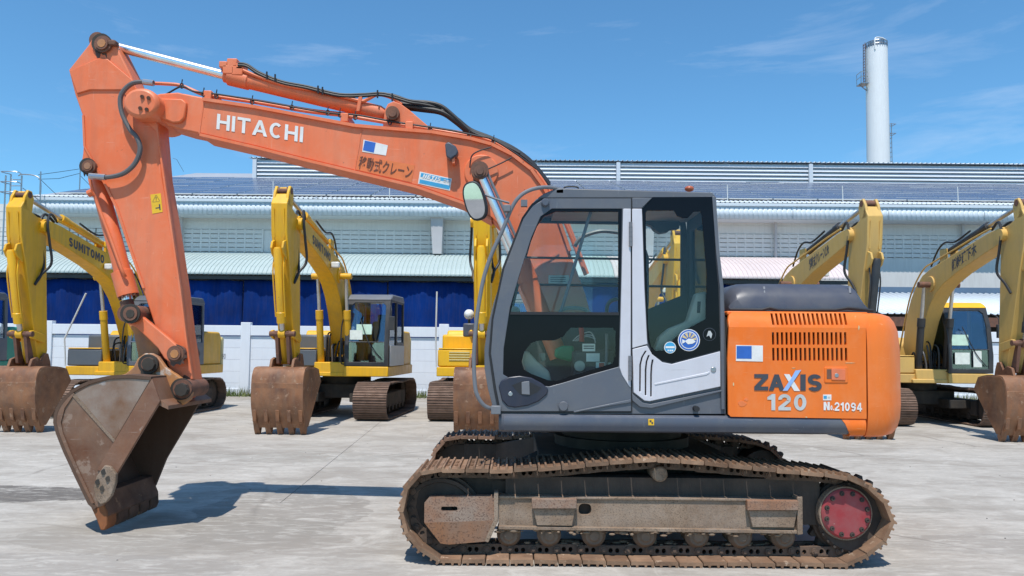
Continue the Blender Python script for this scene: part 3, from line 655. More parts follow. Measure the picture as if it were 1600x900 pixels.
def lay_track(track, path, yc, pitch, shoe, link):
    pts, d = resample(path, pitch); n = len(pts)
    for i in range(n):
        p, q = pts[i], pts[(i + 1) % n]
        t = (q - p).normalized(); ang = math.atan2(t.y, t.x)
        mid = (p + q) / 2
        for name, me in (('track_shoe', shoe), ('chain_link', link)):
            if me is None: continue
            o = link_mesh(name, me, track); o.location = (mid.x, yc + jr.uniform(-0.004, 0.004), mid.y + jr.uniform(-0.005, 0.006)); o.rotation_euler = (jr.uniform(-0.008, 0.008), -ang + jr.uniform(-0.025, 0.025), 0)

# ------------------------------------------------------------------ the orange excavator, nose to the left, cab side to the camera
MX, MY = 0.964, 6.6
ex = empty('excavator', (MX, MY, 0))
tag(ex, 'large orange excavator with grey cab in the foreground, bucket resting on the concrete', 'excavator')
ROOT = Vector((MX, MY, 0))
def P(px, py, Y): return at(px, py, Y) - ROOT
def L2(pts, Y): return [((v := P(a, b, Y)).x, v.z) for a, b in pts]
def plate(name, pts, Y, th, mat, parent, holes=(), bevel=0.0, seg=2):
    return MB().prism(L2(pts, Y), Y - MY, Y - MY + th, [L2(h, Y) for h in holes]).build(name, mat, parent, bevel, seg)
def pipe(name, pts, r, mat, parent, n=5, seg=8):
    return MB().tube(smooth([P(*p) for p in pts], n), r, seg).build(name, mat, parent)
def pcirc(cx, cy_, r, n=20): return [(cx + r * math.cos(2 * math.pi * i / n), cy_ + r * math.sin(2 * math.pi * i / n)) for i in range(n)]
def disc(name, cx, cy_, r, Y, th, mat, parent, bevel=0.0, n=24): return plate(name, pcirc(cx, cy_, r, n), Y, th, mat, parent, (), bevel)
def slotpoly(pts, w):
    l = [(x - w / 2, y) for x, y in pts]; r = [(x + w / 2, y) for x, y in pts]
    return l + r[::-1]
def blocks(s, mat, bl, br, tl, Y, parent, w=0.2, gap=0.16, shear=0.0): return block_letters(s, mat, P(*bl, Y), P(*br, Y), P(*tl, Y), parent, w, gap, shear)
def words(s, mat, bl, br, tl, Y, parent, bold=0.0, shear=0.0):
    return lettering(s, mat, P(*bl, Y), P(*br, Y), P(*tl, Y), parent, bold, shear)

# ---- boom
BN, BT = 6.47, 0.29
boom_top = [(238, 150), (250, 146), (277, 144), (302, 149), (400, 168), (555, 197), (612, 202), (675, 207), (735, 217), (768, 226), (800, 242), (830, 265), (850, 293), (872, 340), (890, 392), (915, 460), (930, 520)]
boom_bot = [(900, 548), (866, 522), (848, 470), (826, 412), (797, 370), (768, 341), (722, 315), (650, 290), (550, 266), (475, 248), (400, 229), (313, 209), (285, 203), (262, 196), (240, 180)]
boom = plate('boom', boom_top + boom_bot, BN, BT, boom_orange, ex, (), 0.012)
fl = [(318, 156)] + boom_top[4:15]
for nm, dy in (('flange', 0.0),):                                   # the lip of the top plate, proud of the side
    pts = [P(a, b, BN) for a, b in fl]
    mb = MB()
    for p, q in zip(pts, pts[1:]):
        n = Vector((-(q - p).z, 0, (q - p).x)).normalized() * 0.014
        if n.z < 0: n = -n
        y0, y1 = -0.025, BT + 0.025
        mb.rings([[p + n + Vector((0, y0, 0)), p + n + Vector((0, y1, 0)), p - n + Vector((0, y1, 0)), p - n + Vector((0, y0, 0))],
                  [q + n + Vector((0, y0, 0)), q + n + Vector((0, y1, 0)), q - n + Vector((0, y1, 0)), q - n + Vector((0, y0, 0))]])
    mb.build('top_flange', boom_orange, boom)
fb = [(313, 211), (400, 231), (475, 250), (550, 268), (650, 292), (722, 317), (768, 343)]
pts = [P(a, b, BN) for a, b in fb]; mb = MB()
for p, q in zip(pts, pts[1:]):
    n = Vector((0, 0, 0.012)); y0, y1 = -0.018, BT + 0.018
    mb.rings([[p + n + Vector((0, y0, 0)), p + n + Vector((0, y1, 0)), p - n + Vector((0, y1, 0)), p - n + Vector((0, y0, 0))],
              [q + n + Vector((0, y0, 0)), q + n + Vector((0, y1, 0)), q - n + Vector((0, y1, 0)), q - n + Vector((0, y0, 0))]])
mb.build('bottom_flange', boom_orange, boom)
plate('nose_pad', [(248, 153), (284, 154), (291, 160), (288, 184), (281, 191), (270, 192), (246, 182)], BN - 0.03, 0.04, boom_orange, boom, (), 0.012)
plate('weld_seam', [(317, 160), (319, 160), (312, 208), (310, 208)], BN - 0.004, 0.01, boom_orange, boom)
plate('weld_seam', [(564, 202), (566, 202), (555, 266), (553, 266)], BN - 0.004, 0.01, boom_orange, boom)
cap = disc('pivot_cover', 218, 161, 26, BN - 0.16, 0.62, boom_orange, boom, 0.03, 28)
cap.data.transform(Matrix.Translation(P(218, 161, BN)) @ Matrix.Diagonal((1.08, 1, 0.92, 1)) @ Matrix.Translation(-P(218, 161, BN)))
for a, b in ((222, 151), (232, 153), (219, 169), (229, 171)):
    MB().cyl(P(a, b, BN - 0.16), P(a, b, BN - 0.178), 0.017, 8).build('bolt', pin_rust, boom)
# boss and pin of the boom cylinders
disc('pin_boss', 752, 268, 27, BN - 0.02, 0.05, boom_orange, boom, 0.01, 28)
MB().cyl(P(750, 268, BN - 0.26), P(750, 268, BN + BT + 0.26), 0.062, 20).lathe(P(750, 268, BN - 0.28), (0, -1, 0), [(0, 0.001), (0, 0.05), (0.02, 0.05), (0.02, 0.032), (0.03, 0.03), (0.03, 0.001)]).build('cylinder_pin', pin_rust, boom)
# bracket of the arm cylinder
for Y in (BN + 0.02, BN + BT - 0.07):
    plate('cylinder_bracket', [(598, 199), (601, 172), (606, 162), (615, 158), (626, 162), (640, 172), (682, 208)], Y, 0.05, boom_orange, boom, (), 0.006)
MB().lathe(P(613, 176, BN - 0.03), (0, 1, 0), [(0, 0.001), (0, 0.06), (0.36, 0.06), (0.36, 0.001)]).lathe(P(613, 176, BN - 0.05), (0, 1, 0), [(0, 0.001), (0, 0.035), (0.03, 0.035), (0.03, 0.001)]).build('bracket_pin', pin_rust, boom)
# steel pipes on the boom's top plate, with a cable strapped along
pipes = [(228, 130, 6.5), (258, 131, 6.5), (284, 134, 6.5), (318, 148, 6.5), (345, 152, 6.5), (400, 160, 6.5), (480, 174, 6.5), (540, 181, 6.5), (600, 191, 6.5), (660, 200, 6.5), (720, 210, 6.5), (760, 218, 6.5), (800, 240, 6.5), (832, 263, 6.5), (856, 295, 6.5), (882, 345, 6.5), (915, 430, 6.5)]
pipe('oil_pipe', pipes, 0.016, boom_orange, boom)
pipe('oil_pipe', [(a + 3, b - 2, 6.68) for a, b, Y in pipes[3:]], 0.016, boom_orange, boom)
pipe('cable', [(250, 152, 6.49), (262, 146, 6.49), (284, 135, 6.47), (300, 142, 6.47), (318, 145, 6.47), (345, 148, 6.47), (420, 160, 6.47), (480, 171, 6.47), (520, 177, 6.47), (560, 180, 6.47), (620, 191, 6.47), (700, 203, 6.47), (745, 212, 6.47), (770, 218, 6.47), (806, 240, 6.47), (838, 264, 6.47)], 0.008, black_rubber, boom)
for a, b in ((326, 148), (539, 183), (640, 196)):
    c = P(a, b, 6.49); MB().box(c.x - 0.035, c.x + 0.035, c.y - 0.03, c.y + 0.25, c.z - 0.05, c.z + 0.03).build('pipe_clamp', boom_orange, boom, 0.008)
for i, (a, b) in enumerate(((284, 134), (318, 147), (338, 150), (394, 159), (456, 168), (512, 176), (531, 179), (555, 183), (609, 191), (672, 202), (733, 212), (771, 221))):
    MB().tube([P(a + 2.6 * math.cos(k), b + 4 * math.sin(k), 6.47 - 0.01 * math.sin(k)) for k in [j * math.pi / 4 for j in range(9)]], 0.006, 5).tube([P(a, b - 4, 6.47), P(a + 1, b - 10, 6.47)], 0.005, 4).build('cable_tie', black_rubber, boom)
# hoses climbing to the arm cylinder
for k, (off, dY) in enumerate(((0, 6.56), (3, 6.62), (-3, 6.66))):
    pipe('boom_hose', [(625, 165 + off, dY), (660, 169 + off, dY), (690, 175 + off * .6, dY), (712, 188 + off, dY), (735, 206 + off, dY), (765, 218 + off, dY), (800, 234 + off, dY), (830, 256 + off, dY), (858, 290 + off, dY)], 0.021, black_rubber, boom)
pipe('boom_hose', [(585, 147, 6.55), (612, 149, 6.55), (640, 158, 6.55), (668, 160, 6.55), (690, 166, 6.55), (712, 184, 6.55), (738, 207, 6.55), (770, 219, 6.55), (812, 240, 6.55)], 0.018, black_rubber, boom)
pipe('lamp_cable', [(734, 262, 6.43), (737, 244, 6.42), (748, 236, 6.42), (768, 230, 6.42)], 0.006, black_rubber, boom)
pipe('lamp_cable', [(763, 264, 6.42), (785, 254, 6.42), (800, 246, 6.42)], 0.006, black_rubber, boom)
lampm = MB()
l0 = L2([(695, 224), (701, 221), (712, 228), (716, 236), (714, 242), (704, 249), (697, 244)], 6.35)
lampm.prism(l0, 6.35 - MY, 6.35 - MY + 0.10)
wl_o = lampm.build('work_lamp', hood_grey, boom, 0.012)
MB().box(*(lambda c: (c.x - 0.012, c.x + 0.012, c.y - 0.05, c.y + 0.06, c.z - 0.04, c.z + 0.02))(P(709, 250, 6.42))).build('lamp_bracket', boom_orange, boom)
# lettering and stickers on the boom
blocks('HITACHI', white_print, (338, 201.5), (473, 222.5), (339.5, 177.5), BN - 0.0035, boom, 0.18, 0.12)
plate('sticker_patch', [(561, 243), (648, 258), (643, 285), (557, 265)], BN - 0.003, 0.004, sticker_orange, boom)
words('移動式クレーン', brown_print, (559, 264), (642, 280), (563, 243), BN - 0.0065, boom, 0.012)
plate('sticker', [(656, 268), (706, 279), (703, 298), (653, 287)], BN - 0.003, 0.004, white_print, boom)
plate('sticker_print', [(658, 270), (704, 280), (703.3, 285), (657, 276)], BN - 0.0045, 0.003, cyan_print, boom)
plate('sticker_print', [(656, 280), (703, 290), (702, 296), (655, 286)], BN - 0.0045, 0.003, cyan_print, boom)
blocks('NETIS', white_print, (660, 277.4), (689, 283.6), (660.8, 271.6), BN - 0.0065, boom, 0.24, 0.14, 0.2)
words('登録', white_print, (692, 284), (702, 286.2), (693, 279.5), BN - 0.0065, boom, 0.02)
plate('sticker', [(568, 218), (606, 227), (603, 243), (566, 237)], BN - 0.003, 0.004, white_print, boom, (), 0)
plate('sticker_print', [(570, 219.5), (587, 223), (584, 238.5), (567, 234.5)], BN - 0.0045, 0.003, blue_print, boom)
plate('foot_label', [(857, 430), (889, 430), (889, 444), (857, 444)], BN - 0.003, 0.004, silver_print, boom)
for z in (433, 436, 439): plate('label_print', [(860, z), (884, z), (884, z + 1.2), (860, z + 1.2)], BN - 0.0045, 0.003, dark_print, boom)
plate('foot_rib', [(832, 420), (872, 393), (874, 396), (834, 424)], BN - 0.01, 0.02, boom_orange, boom)
MB().cyl(P(905, 520, BN - 0.08), P(905, 520, BN + BT + 0.08), 0.09, 20).build('foot_pin', pin_rust, boom)

# ---- arm cylinder (lies on the boom)
ARM_Y = 6.60
def cylinder(name, a, g, b, Y, r_rod, r_bar, bar_mat, parent, rod_mat=None):
    """rod eye at a, gland at g, barrel end at b (photo pixels on the plane Y)"""
    A, G, B = P(*a, Y), P(*g, Y), P(*b, Y); ax = (B - A).normalized()
    c = MB().lathe(G, ax, [(-0.06, r_rod), (-0.06, r_bar * 0.9), (-0.02, r_bar * 0.9), (-0.02, r_bar * 1.16), (0.16, r_bar * 1.16), (0.17, r_bar), ((B - G).length - 0.05, r_bar), ((B - G).length, r_bar * 0.7)], 24).build(name, bar_mat, parent)
    MB().cyl(A, G + ax * 0.2, r_rod, 20).build('chrome_rod', rod_mat or chrome, c)
    MB().cyl(A - Vector((0, 0.07, 0)), A + Vector((0, 0.07, 0)), r_rod * 1.7, 18).cyl(A, A + ax * 0.12, r_rod * 1.25, 16).build('rod_eye', pin_rust, c)
    return c
armc = cylinder('arm_cylinder', (158, 67), (362, 121), (603, 174), ARM_Y, 0.042, 0.066, boom_orange, ex)
gm = MB()
for (a, b, r) in ((352, 104, 0.035), (366, 101, 0.045), (378, 107, 0.035), (360, 112, 0.05), (374, 114, 0.05)):
    c = P(a, b, ARM_Y - 0.02); gm.box(c.x - r, c.x + r, c.y - 0.06, c.y + 0.06, c.z - r * 0.8, c.z + r * 0.8)
gm.build('port_block', boom_orange, armc, 0.008)
pipe('oil_pipe', [(380, 110, 6.53), (410, 122, 6.53), (450, 134, 6.53), (500, 142, 6.53), (540, 152, 6.53), (565, 158, 6.53), (575, 155, 6.53), (590, 148, 6.53), (610, 152, 6.53), (628, 163, 6.53)], 0.016, boom_orange, armc)
for k, o in enumerate((0, 3)):
    pipe('cylinder_hose', [(372, 99 + o, 6.52), (386, 101 + o, 6.52), (405, 113 + o, 6.52), (440, 127 + o, 6.52), (480, 135 + o, 6.52), (530, 147 + o, 6.52), (570, 147 + o, 6.52), (600, 146 + o, 6.52), (640, 157 + o, 6.52), (660, 160 + o, 6.54), (690, 166 + o, 6.56)], 0.012, black_rubber, armc)
for a, b in ((417, 117), (430, 121), (497, 139), (504, 141), (590, 146), (613, 151)):
    MB().tube([P(a, b + 7, 6.5), P(a, b - 5, 6.5)], 0.008, 5).build('hose_clip', black_rubber, armc)
plate('barrel_strap', [(560, 151), (566, 150), (562, 174), (556, 174)], 6.51, 0.03, boom_orange, armc, (), 0.006)

# ---- arm
AN, AT = 6.48, 0.22
arm_out = [(138, 70), (143, 61), (152, 56), (164, 56), (180, 67), (188, 84), (204, 116), (212, 136), (238, 160), (246, 190), (249, 225), (253, 275), (266, 350), (281, 450), (290, 525), (300, 590), (302, 606), (294, 620), (281, 627), (270, 618), (264, 577), (245, 520), (222, 450), (200, 385), (180, 325), (160, 284), (147, 278), (131, 271), (126, 259), (129, 240), (130, 225), (128, 179), (117, 148), (107, 109)]
arm = plate('arm', arm_out, AN, AT, boom_orange, ex, (), 0.012)
plate('side_plate', [(108, 111), (150, 92), (158, 90), (168, 92), (176, 99), (206, 124), (214, 140), (238, 172), (246, 195), (249, 228), (247, 228), (244, 205), (214, 178), (190, 140), (140, 140), (120, 146)], AN - 0.016, 0.02, boom_orange, arm, (), 0.006)
plate('edge_strip', [(247, 228), (250, 228), (282, 450), (291, 525), (301, 592), (298, 592), (288, 525), (279, 450)], AN - 0.012, 0.03, boom_orange, arm)
plate('edge_strip', [(128, 180), (131, 180), (133, 228), (164, 284), (184, 325), (204, 385), (226, 450), (222, 450), (200, 385), (180, 325), (160, 284), (130, 228)], AN - 0.010, 0.03, boom_orange, arm)
for (a, b, r, ln) in ((158, 67, 0.075, 0.05), (136, 259, 0.06, 0.06), (272, 553, 0.072, 0.105), (283, 608, 0.080, 0.14)):
    MB().lathe(P(a, b, AN - ln), (0, 1, 0), [(0, 0.001), (0, r * 0.75), (0.012, r * 0.75), (0.012, r * 0.55), (0.02, r * 0.55), (0.02, r), (AT + ln + 0.03, r), (AT + ln + 0.04, r * 0.9), (AT + ln + 0.04, 0.001)], 22).build('pin', pin_rust, arm)
    MB().lathe(P(a, b, AN - ln - 0.004), (0, 1, 0), [(0, 0.001), (0, r * 0.50), (0.006, r * 0.53), (0.006, 0.001)], 8).build('pin_head', ear_rust, arm)
    MB().lathe(P(a, b, AN - ln + 0.03), (0, 1, 0), [(0, r * 0.9), (0.0, r * 1.16), (0.02, r * 1.16), (0.02, r * 0.9)], 22).build('collar', grime, arm)
MB().box(*(lambda c: (c.x - 0.03, c.x + 0.04, c.y - 0.02, c.y + 0.05, c.z - 0.02, c.z + 0.025))(P(175, 68, AN - 0.02))).build('lug', pin_rust, arm, 0.01)
plate('warning_sticker', [(235, 304), (251, 302), (254, 331), (238, 334)], AN - 0.003, 0.004, sticker_yellow, arm)
words('⚠', dark_print, (238.5, 316), (249.5, 314.5), (238.2, 305.5), AN - 0.0055, arm)
plate('sticker_print', [(243, 324.5), (249, 323.5), (249, 325), (243, 326)], AN - 0.0045, 0.003, dark_print, arm)
plate('sticker_print', [(248, 319), (250, 319), (251, 328), (249, 328)], AN - 0.0045, 0.003, dark_print, arm)
hose_y = AN - 0.06
pipe('arm_hose', [(240, 130, hose_y), (226, 128, hose_y), (208, 130, hose_y), (194, 141, hose_y), (188, 155, hose_y), (191, 178, hose_y), (203, 202, hose_y), (214, 215, hose_y), (219, 232, hose_y), (214, 250, hose_y), (203, 264, hose_y), (188, 273, hose_y), (165, 277, hose_y), (140, 275, hose_y)], 0.021, hose_grey, arm)
MB().cyl(P(165, 277, hose_y), P(140, 275, hose_y), 0.027, 10).build('hose_fitting', steel, arm); MB().cyl(P(240, 130, hose_y), P(224, 128, hose_y), 0.026, 10).build('hose_fitting', steel, arm)

# ---- bucket cylinder and linkage
buc = cylinder('bucket_cylinder', (203, 490), (199, 452), (147, 282), AN + 0.11, 0.045, 0.070, boom_orange, ex)
MB().lathe(P(190, 425, AN + 0.11), P(203, 470, AN + 0.11) - P(190, 425, AN + 0.11), [(0, 0.07), (0.0, 0.088), (0.22, 0.09), (0.22, 0.075)], 24).build('gland', boom_orange, buc)
gb = MB()
for k in range(10):
    a = k * math.pi / 5; ax = (P(203, 470, 6.59) - P(190, 425, 6.59)).normalized(); e = ax.orthogonal().normalized(); f = ax.cross(e)
    c = P(190, 425, AN + 0.11) + ax * 0.22 + (e * math.cos(a) + f * math.sin(a)) * 0.076; gb.cyl(c, c + ax * 0.02, 0.012, 6)
gb.build('bolt', pin_rust, buc)
pipe('oil_pipe', [(140, 275, 6.45), (142, 288, 6.45), (152, 318, 6.47), (172, 370, 6.47), (190, 420, 6.47), (196, 432, 6.5)], 0.014, boom_orange, buc)
MB().cyl(P(145, 300, 6.44), P(138, 303, 6.44), 0.03, 10).build('port_block', boom_orange, buc)
for Y in (AN - 0.08, AN + AT + 0.03):
    plate('guide_link', [(191, 487), (196, 479), (206, 476), (217, 482), (222, 494), (262, 527), (280, 543), (286, 553), (280, 566), (268, 569), (256, 560), (246, 544), (212, 511), (199, 506), (192, 498)], Y, 0.05, boom_orange, ex, (), 0.01)
plate('bucket_link', [(190, 492), (197, 481), (212, 480), (232, 500), (247, 530), (250, 560), (246, 575), (232, 585), (219, 576), (216, 560), (208, 520)], AN + 0.03, 0.16, ear_rust, ex, (), 0.012)
for a, b, r in ((203, 490, 0.075), (231, 569, 0.075)):
    MB().lathe(P(a, b, AN - 0.15), (0, 1, 0), [(0, 0.001), (0, r * 0.8), (0.015, r * 0.8), (0.015, r * 0.5), (0.02, r * 0.5), (0.02, r), (AT + 0.18, r), (AT + 0.2, 0.001)], 20).build('link_pin', pin_rust, ex)
    MB().lathe(P(a, b, AN - 0.155), (0, 1, 0), [(0, 0.001), (0, r * 0.48), (0.01, r * 0.52), (0.01, 0.001)], 8).lathe(P(a, b, AN - 0.14), (0, 1, 0), [(0, r * 0.9), (0, r * 1.12), (0.02, r * 1.12), (0.02, r * 0.9)], 22).build('pin_head', grime, ex)

# ---- bucket
KN, KW = 6.12, 0.90
side = [(237, 591), (200, 588), (170, 590), (140, 598), (115, 611), (98, 628), (89, 645), (87, 660), (91, 676), (102, 704), (121, 745), (141, 786), (150, 794), (162, 790), (182, 741), (250, 627)]
bucket = plate('bucket', side, KN, 0.035, bucket_plate, ex, (), 0.006)
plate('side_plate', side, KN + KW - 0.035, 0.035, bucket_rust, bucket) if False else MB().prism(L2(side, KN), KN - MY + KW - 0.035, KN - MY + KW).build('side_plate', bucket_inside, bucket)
plate('scraped_wedge', [(117, 616), (140, 603), (170, 594), (200, 592), (234, 594), (179, 688)], KN - 0.003, 0.006, wedge_metal, bucket)
sp = [Vector((x, 0, z)) for x, z in L2(side[:13], KN)]
sp = [sp[0]] + smooth(sp[1:8], 3) + sp[8:]
cen = Vector((0, 0, 0))
for p in sp: cen += p / len(sp)
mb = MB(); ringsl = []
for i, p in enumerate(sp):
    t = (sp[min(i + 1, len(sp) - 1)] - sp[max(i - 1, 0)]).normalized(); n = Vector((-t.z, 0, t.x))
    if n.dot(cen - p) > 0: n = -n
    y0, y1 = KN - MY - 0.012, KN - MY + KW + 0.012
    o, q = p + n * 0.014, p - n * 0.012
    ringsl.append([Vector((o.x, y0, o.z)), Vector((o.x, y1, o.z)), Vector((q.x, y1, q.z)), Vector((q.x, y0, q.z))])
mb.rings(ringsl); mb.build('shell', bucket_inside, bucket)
plate('cutter_strip', [(237, 592), (250, 627), (182, 741), (151, 735)], KN - 0.016, 0.02, bucket_rust, bucket, (), 0.004)
plate('weld_bead', [(112, 618), (116, 615), (180, 688), (177, 691)], KN - 0.008, 0.012, frame_dust, bucket)
plate('wear_edge', [(101, 637), (104, 633), (116, 615), (112, 612), (97, 628), (88, 645), (86, 660), (91, 680), (102, 708), (120, 746), (141, 788), (147, 786), (126, 742), (109, 704), (98, 676), (95, 660)], KN - 0.010, 0.014, bucket_plate, bucket)
for Y in (KN - 0.045, KN + KW + 0.005):
    sc = plate('side_cutter', [(163, 727), (172, 729), (181, 741), (180, 756), (174, 775), (166, 785), (157, 789), (149, 781), (146, 764), (150, 745)], Y, 0.04, frame_dust if Y < 6.5 else bucket_rust, bucket, (), 0.008)
    if Y < 6.5:
        for a, b in ((162, 737), (153, 753), (169, 748), (160, 763)): MB().cyl(P(a, b, Y + 0.005), P(a, b, Y - 0.006), 0.022, 8).build('bolt', grime, bucket)
for k in range(5):
    y0 = KN + 0.005 + k * (KW - 0.16) / 4
    d = y0 - MY
    tp = L2([(139, 788), (150, 778), (160, 786), (166, 800), (167, 820), (163, 829), (156, 829), (150, 812)], KN)
    MB().prism(tp, d, d + 0.15).build('tooth', tooth_rust if k == 0 else ear_dark, bucket, 0.008)
lip = L2([(143, 770), (158, 772), (168, 806), (160, 816), (150, 806)], KN); MB().prism(lip, KN - MY + 0.02, KN - MY + KW - 0.02).build('lip', ear_dark, bucket, 0.005)
ear = [(176, 589), (196, 584), (208, 574), (215, 560), (226, 552), (236, 552), (246, 557), (258, 574), (276, 586), (294, 600), (300, 612), (297, 624), (287, 632), (272, 636), (257, 634), (248, 622), (240, 600), (237, 592)]
for Y in (AN - 0.10, AN + AT + 0.06): plate('ear', ear, Y, 0.055, ear_rust, bucket, (), 0.008)
tb = L2([(237, 590), (240, 598), (250, 625), (262, 634), (262, 640), (247, 633), (232, 597)], KN); MB().prism(tb, KN - MY + 0.01, KN - MY + KW - 0.01).build('top_plate', bucket_rust, bucket)
for (a, b) in ((231, 569), (282, 609)):
    MB().lathe(P(a, b, AN - 0.17), (0, 1, 0), [(0, 0.001), (0, 0.055), (0.06, 0.06), (0.06, 0.001)], 8).build('pin_cap', grime, bucket)

# ---- boom cylinders
for Y in (6.24, 6.94):
    c = MB(); A, G, B = P(750, 268, 6.24), P(814, 412, 6.24), P(868, 560, 6.24); ax = (B - A).normalized(); sh = Vector((0, Y - 6.24, 0))
    bc = c.lathe(G + sh, ax, [(-0.02, 0.04), (-0.02, 0.085), (0.16, 0.088), (0.16, 0.078), ((B - G).length, 0.078)], 22).build('boom_cylinder', boom_orange, ex)
    MB().cyl(A + sh, G + sh + ax * 0.1, 0.038, 18).build('chrome_rod', chrome, bc)
    MB().cyl(A + sh - Vector((0, 0.06, 0)), A + sh + Vector((0, 0.06, 0)), 0.075, 18).build('rod_eye', pin_rust, bc)
    MB().cyl(A + sh + Vector((0.055, -0.03, 0)), G + sh + Vector((0.055, -0.03, 0)), 0.012, 8).build('rod_guard', rail_grey, bc)

# ---- undercarriage
TN, SW, PITCH = 5.355, 0.50, 0.172
outer = [(620, 800), (624, 772), (636, 749), (655, 734), (678, 729), (720, 729), (800, 729.5), (870, 725), (940, 719), (1025, 713.5), (1100, 719), (1200, 728.5), (1290, 735), (1330, 742), (1363, 757), (1388, 780), (1402, 806), (1400, 826), (1386, 853), (1356, 876), (1330, 881)]
bott = [(670, 875), (636, 846), (624, 826)]
pa = [Vector(p) for p in L2(outer, TN)]; pb = [Vector(p) for p in L2(bott, TN)]
pa[-1].y = 0.0; pb[0].y = 0.0
tpath = smooth([Vector((p.x, p.y, 0)) for p in pa], 4) + [pa[-1].lerp(pb[0], k / 12).to_3d() for k in range(1, 12)] + smooth([Vector((p.x, p.y, 0)) for p in pb + pa[:1]], 4)[:-1]
tpath = [Vector((p.x, p.y)) for p in tpath][::-1]
# travel so that the outward side lies to the local +z of each shoe
area = sum(a.x * b.y - b.x * a.y for a, b in zip(tpath, tpath[1:] + tpath[:1]))
if area > 0: tpath = tpath[::-1]
shoe_a = shoe_mesh(PITCH, SW, shoe_tan); shoe_b = shoe_mesh(PITCH, SW, shoe_brown); link_a = link_mesh_data(PITCH, chain_dirt)
hub_c = P(1325, 804, 5.42); spr = P(1322, 804, 5.6); idl = P(690, 803, 5.6)
for sgn in (1, -1):
    yn = (TN - MY) * sgn                                            # outer edge of the shoes
    yc = yn + sgn * SW / 2
    fr = MB()
    zb = L2([(779, 778), (1250, 782), (1250, 830), (779, 824)], 5.46)
    fr.prism(zb, min(sgn * (5.46 - MY), yc + sgn * 0.15), max(sgn * (5.46 - MY), yc + sgn * 0.15), [L2(rrect(904, 787, 924, 805, 7), 5.46)])
    track = fr.build('track', frame_dust, ex)
    Yn = lambda Y: Y - MY
    def tpl(name, pts, Y, th, mat, bevel=0.004, holes=()):
        pts2 = L2(pts, Y); a, b = sgn * (Y - MY), sgn * (Y - MY + th)
        return MB().prism(pts2, min(a, b), max(a, b), [L2(h, Y) for h in holes]).build(name, mat, track, 0 if holes else bevel)
    tpl('upper_rail', [(700, 742), (1262, 748), (1262, 788), (700, 782)], 5.60, 0.16, frame_dark)
    tpl('frame_lip', [(779, 822), (1250, 829), (1250, 834.5), (779, 827.5)], 5.43, 0.10, frame_dust)
    tpl('frame_top', [(779, 775), (1250, 780), (1250, 784), (779, 779)], 5.445, 0.12, frame_dust)
    tpl('idler_guard', [(663, 786), (671, 776), (773, 775), (773, 812), (760, 846), (700, 851), (688, 849), (663, 816)], 5.435, 0.06, frame_rust, 0.01, [rrect(689, 791.5, 715, 798.5, 3)])
    tpl('guard_lower', [(663, 817), (773, 813.5), (760, 846), (700, 851), (688, 849)], 5.431, 0.006, guard_rust, 0)
    tpl('guard_edge', [(772, 769), (778.5, 769), (778.5, 814), (763, 848), (757, 846), (772, 811)], 5.42, 0.10, frame_dust)
    tpl('end_plate', [(1246, 777), (1254, 776), (1255, 835), (1246, 836)], 5.42, 0.12, frame_dust)
    for x0, x1 in ((831, 901), (1168, 1248)):
        tpl('step_bracket', [(x0, 779.5 + (x0 - 831) * .008), (x1, 780 + (x0 - 831) * .008), (x1, 795 + (x0 - 831) * .008), (x0, 795 + (x0 - 831) * .008)], 5.40, 0.05, frame_rust)
        tpl('step_face', [(x0 + 2, 795 + (x0 - 831) * .008), (x1 - 2, 795 + (x0 - 831) * .008), (x1 - 7, 822 + (x0 - 831) * .008), (x0 + 8, 821 + (x0 - 831) * .008)], 5.425, 0.03, frame_dust)
    for i, px in enumerate((795, 858, 928, 1008, 1090, 1158, 1225)):
        c = P(px, 835.5 + (px - 795) * 0.0095, 5.5)
        MB().lathe((c.x, sgn * (5.47 - MY), c.z), (0, sgn, 0), [(0, 0.001), (0, 0.03), (0.012, 0.045), (0.012, 0.062), (0.03, 0.075), (0.05, 0.088), (0.09, 0.088), (0.09, 0.07), (0.18, 0.07), (0.18, 0.088), (0.23, 0.088), (0.25, 0.05), (0.25, 0.001)], 22).build('track_roller', roller_dirt, track)
    c = P(1030, 740, 5.5)
    MB().lathe((c.x, sgn * (5.46 - MY), c.z), (0, sgn, 0), [(0, 0.001), (0, 0.045), (0.01, 0.055), (0.04, 0.058), (0.22, 0.058), (0.22, 0.001)], 18).build('carrier_roller', frame_dust, track)
    y_in = sgn * (5.5 - MY)
    MB().lathe((idl.x, y_in, idl.z), (0, sgn, 0), [(0, 0.001), (0, 0.10), (0.03, 0.11), (0.03, 0.24), (0.01, 0.25), (0.01, 0.275), (0.03, 0.28), (0.05, 0.28), (0.05, 0.30), (0.15, 0.30), (0.15, 0.28), (0.2, 0.27), (0.2, 0.001)], 36).build('idler_wheel', frame_dark, track)
    # sprocket and final drive
    teeth = []
    for k in range(84):
        a = 2 * math.pi * k / 84; r = 0.275 + (0.035 if k % 4 in (0, 1) else 0.0); teeth.append((spr.x + r * math.cos(a), spr.z + r * math.sin(a)))
    MB().prism(teeth, min(yc - 0.03, yc + 0.03), max(yc - 0.03, yc + 0.03)).build('sprocket', frame_dark, track)
    MB().lathe((spr.x, sgn * (5.485 - MY), spr.z), (0, sgn, 0), [(0, 0.19), (0.0, 0.235), (0.02, 0.255), (0.06, 0.262), (0.07, 0.275), (0.12, 0.275), (0.3, 0.23), (0.3, 0.001)], 36).build('drive_housing', frame_dark, track)
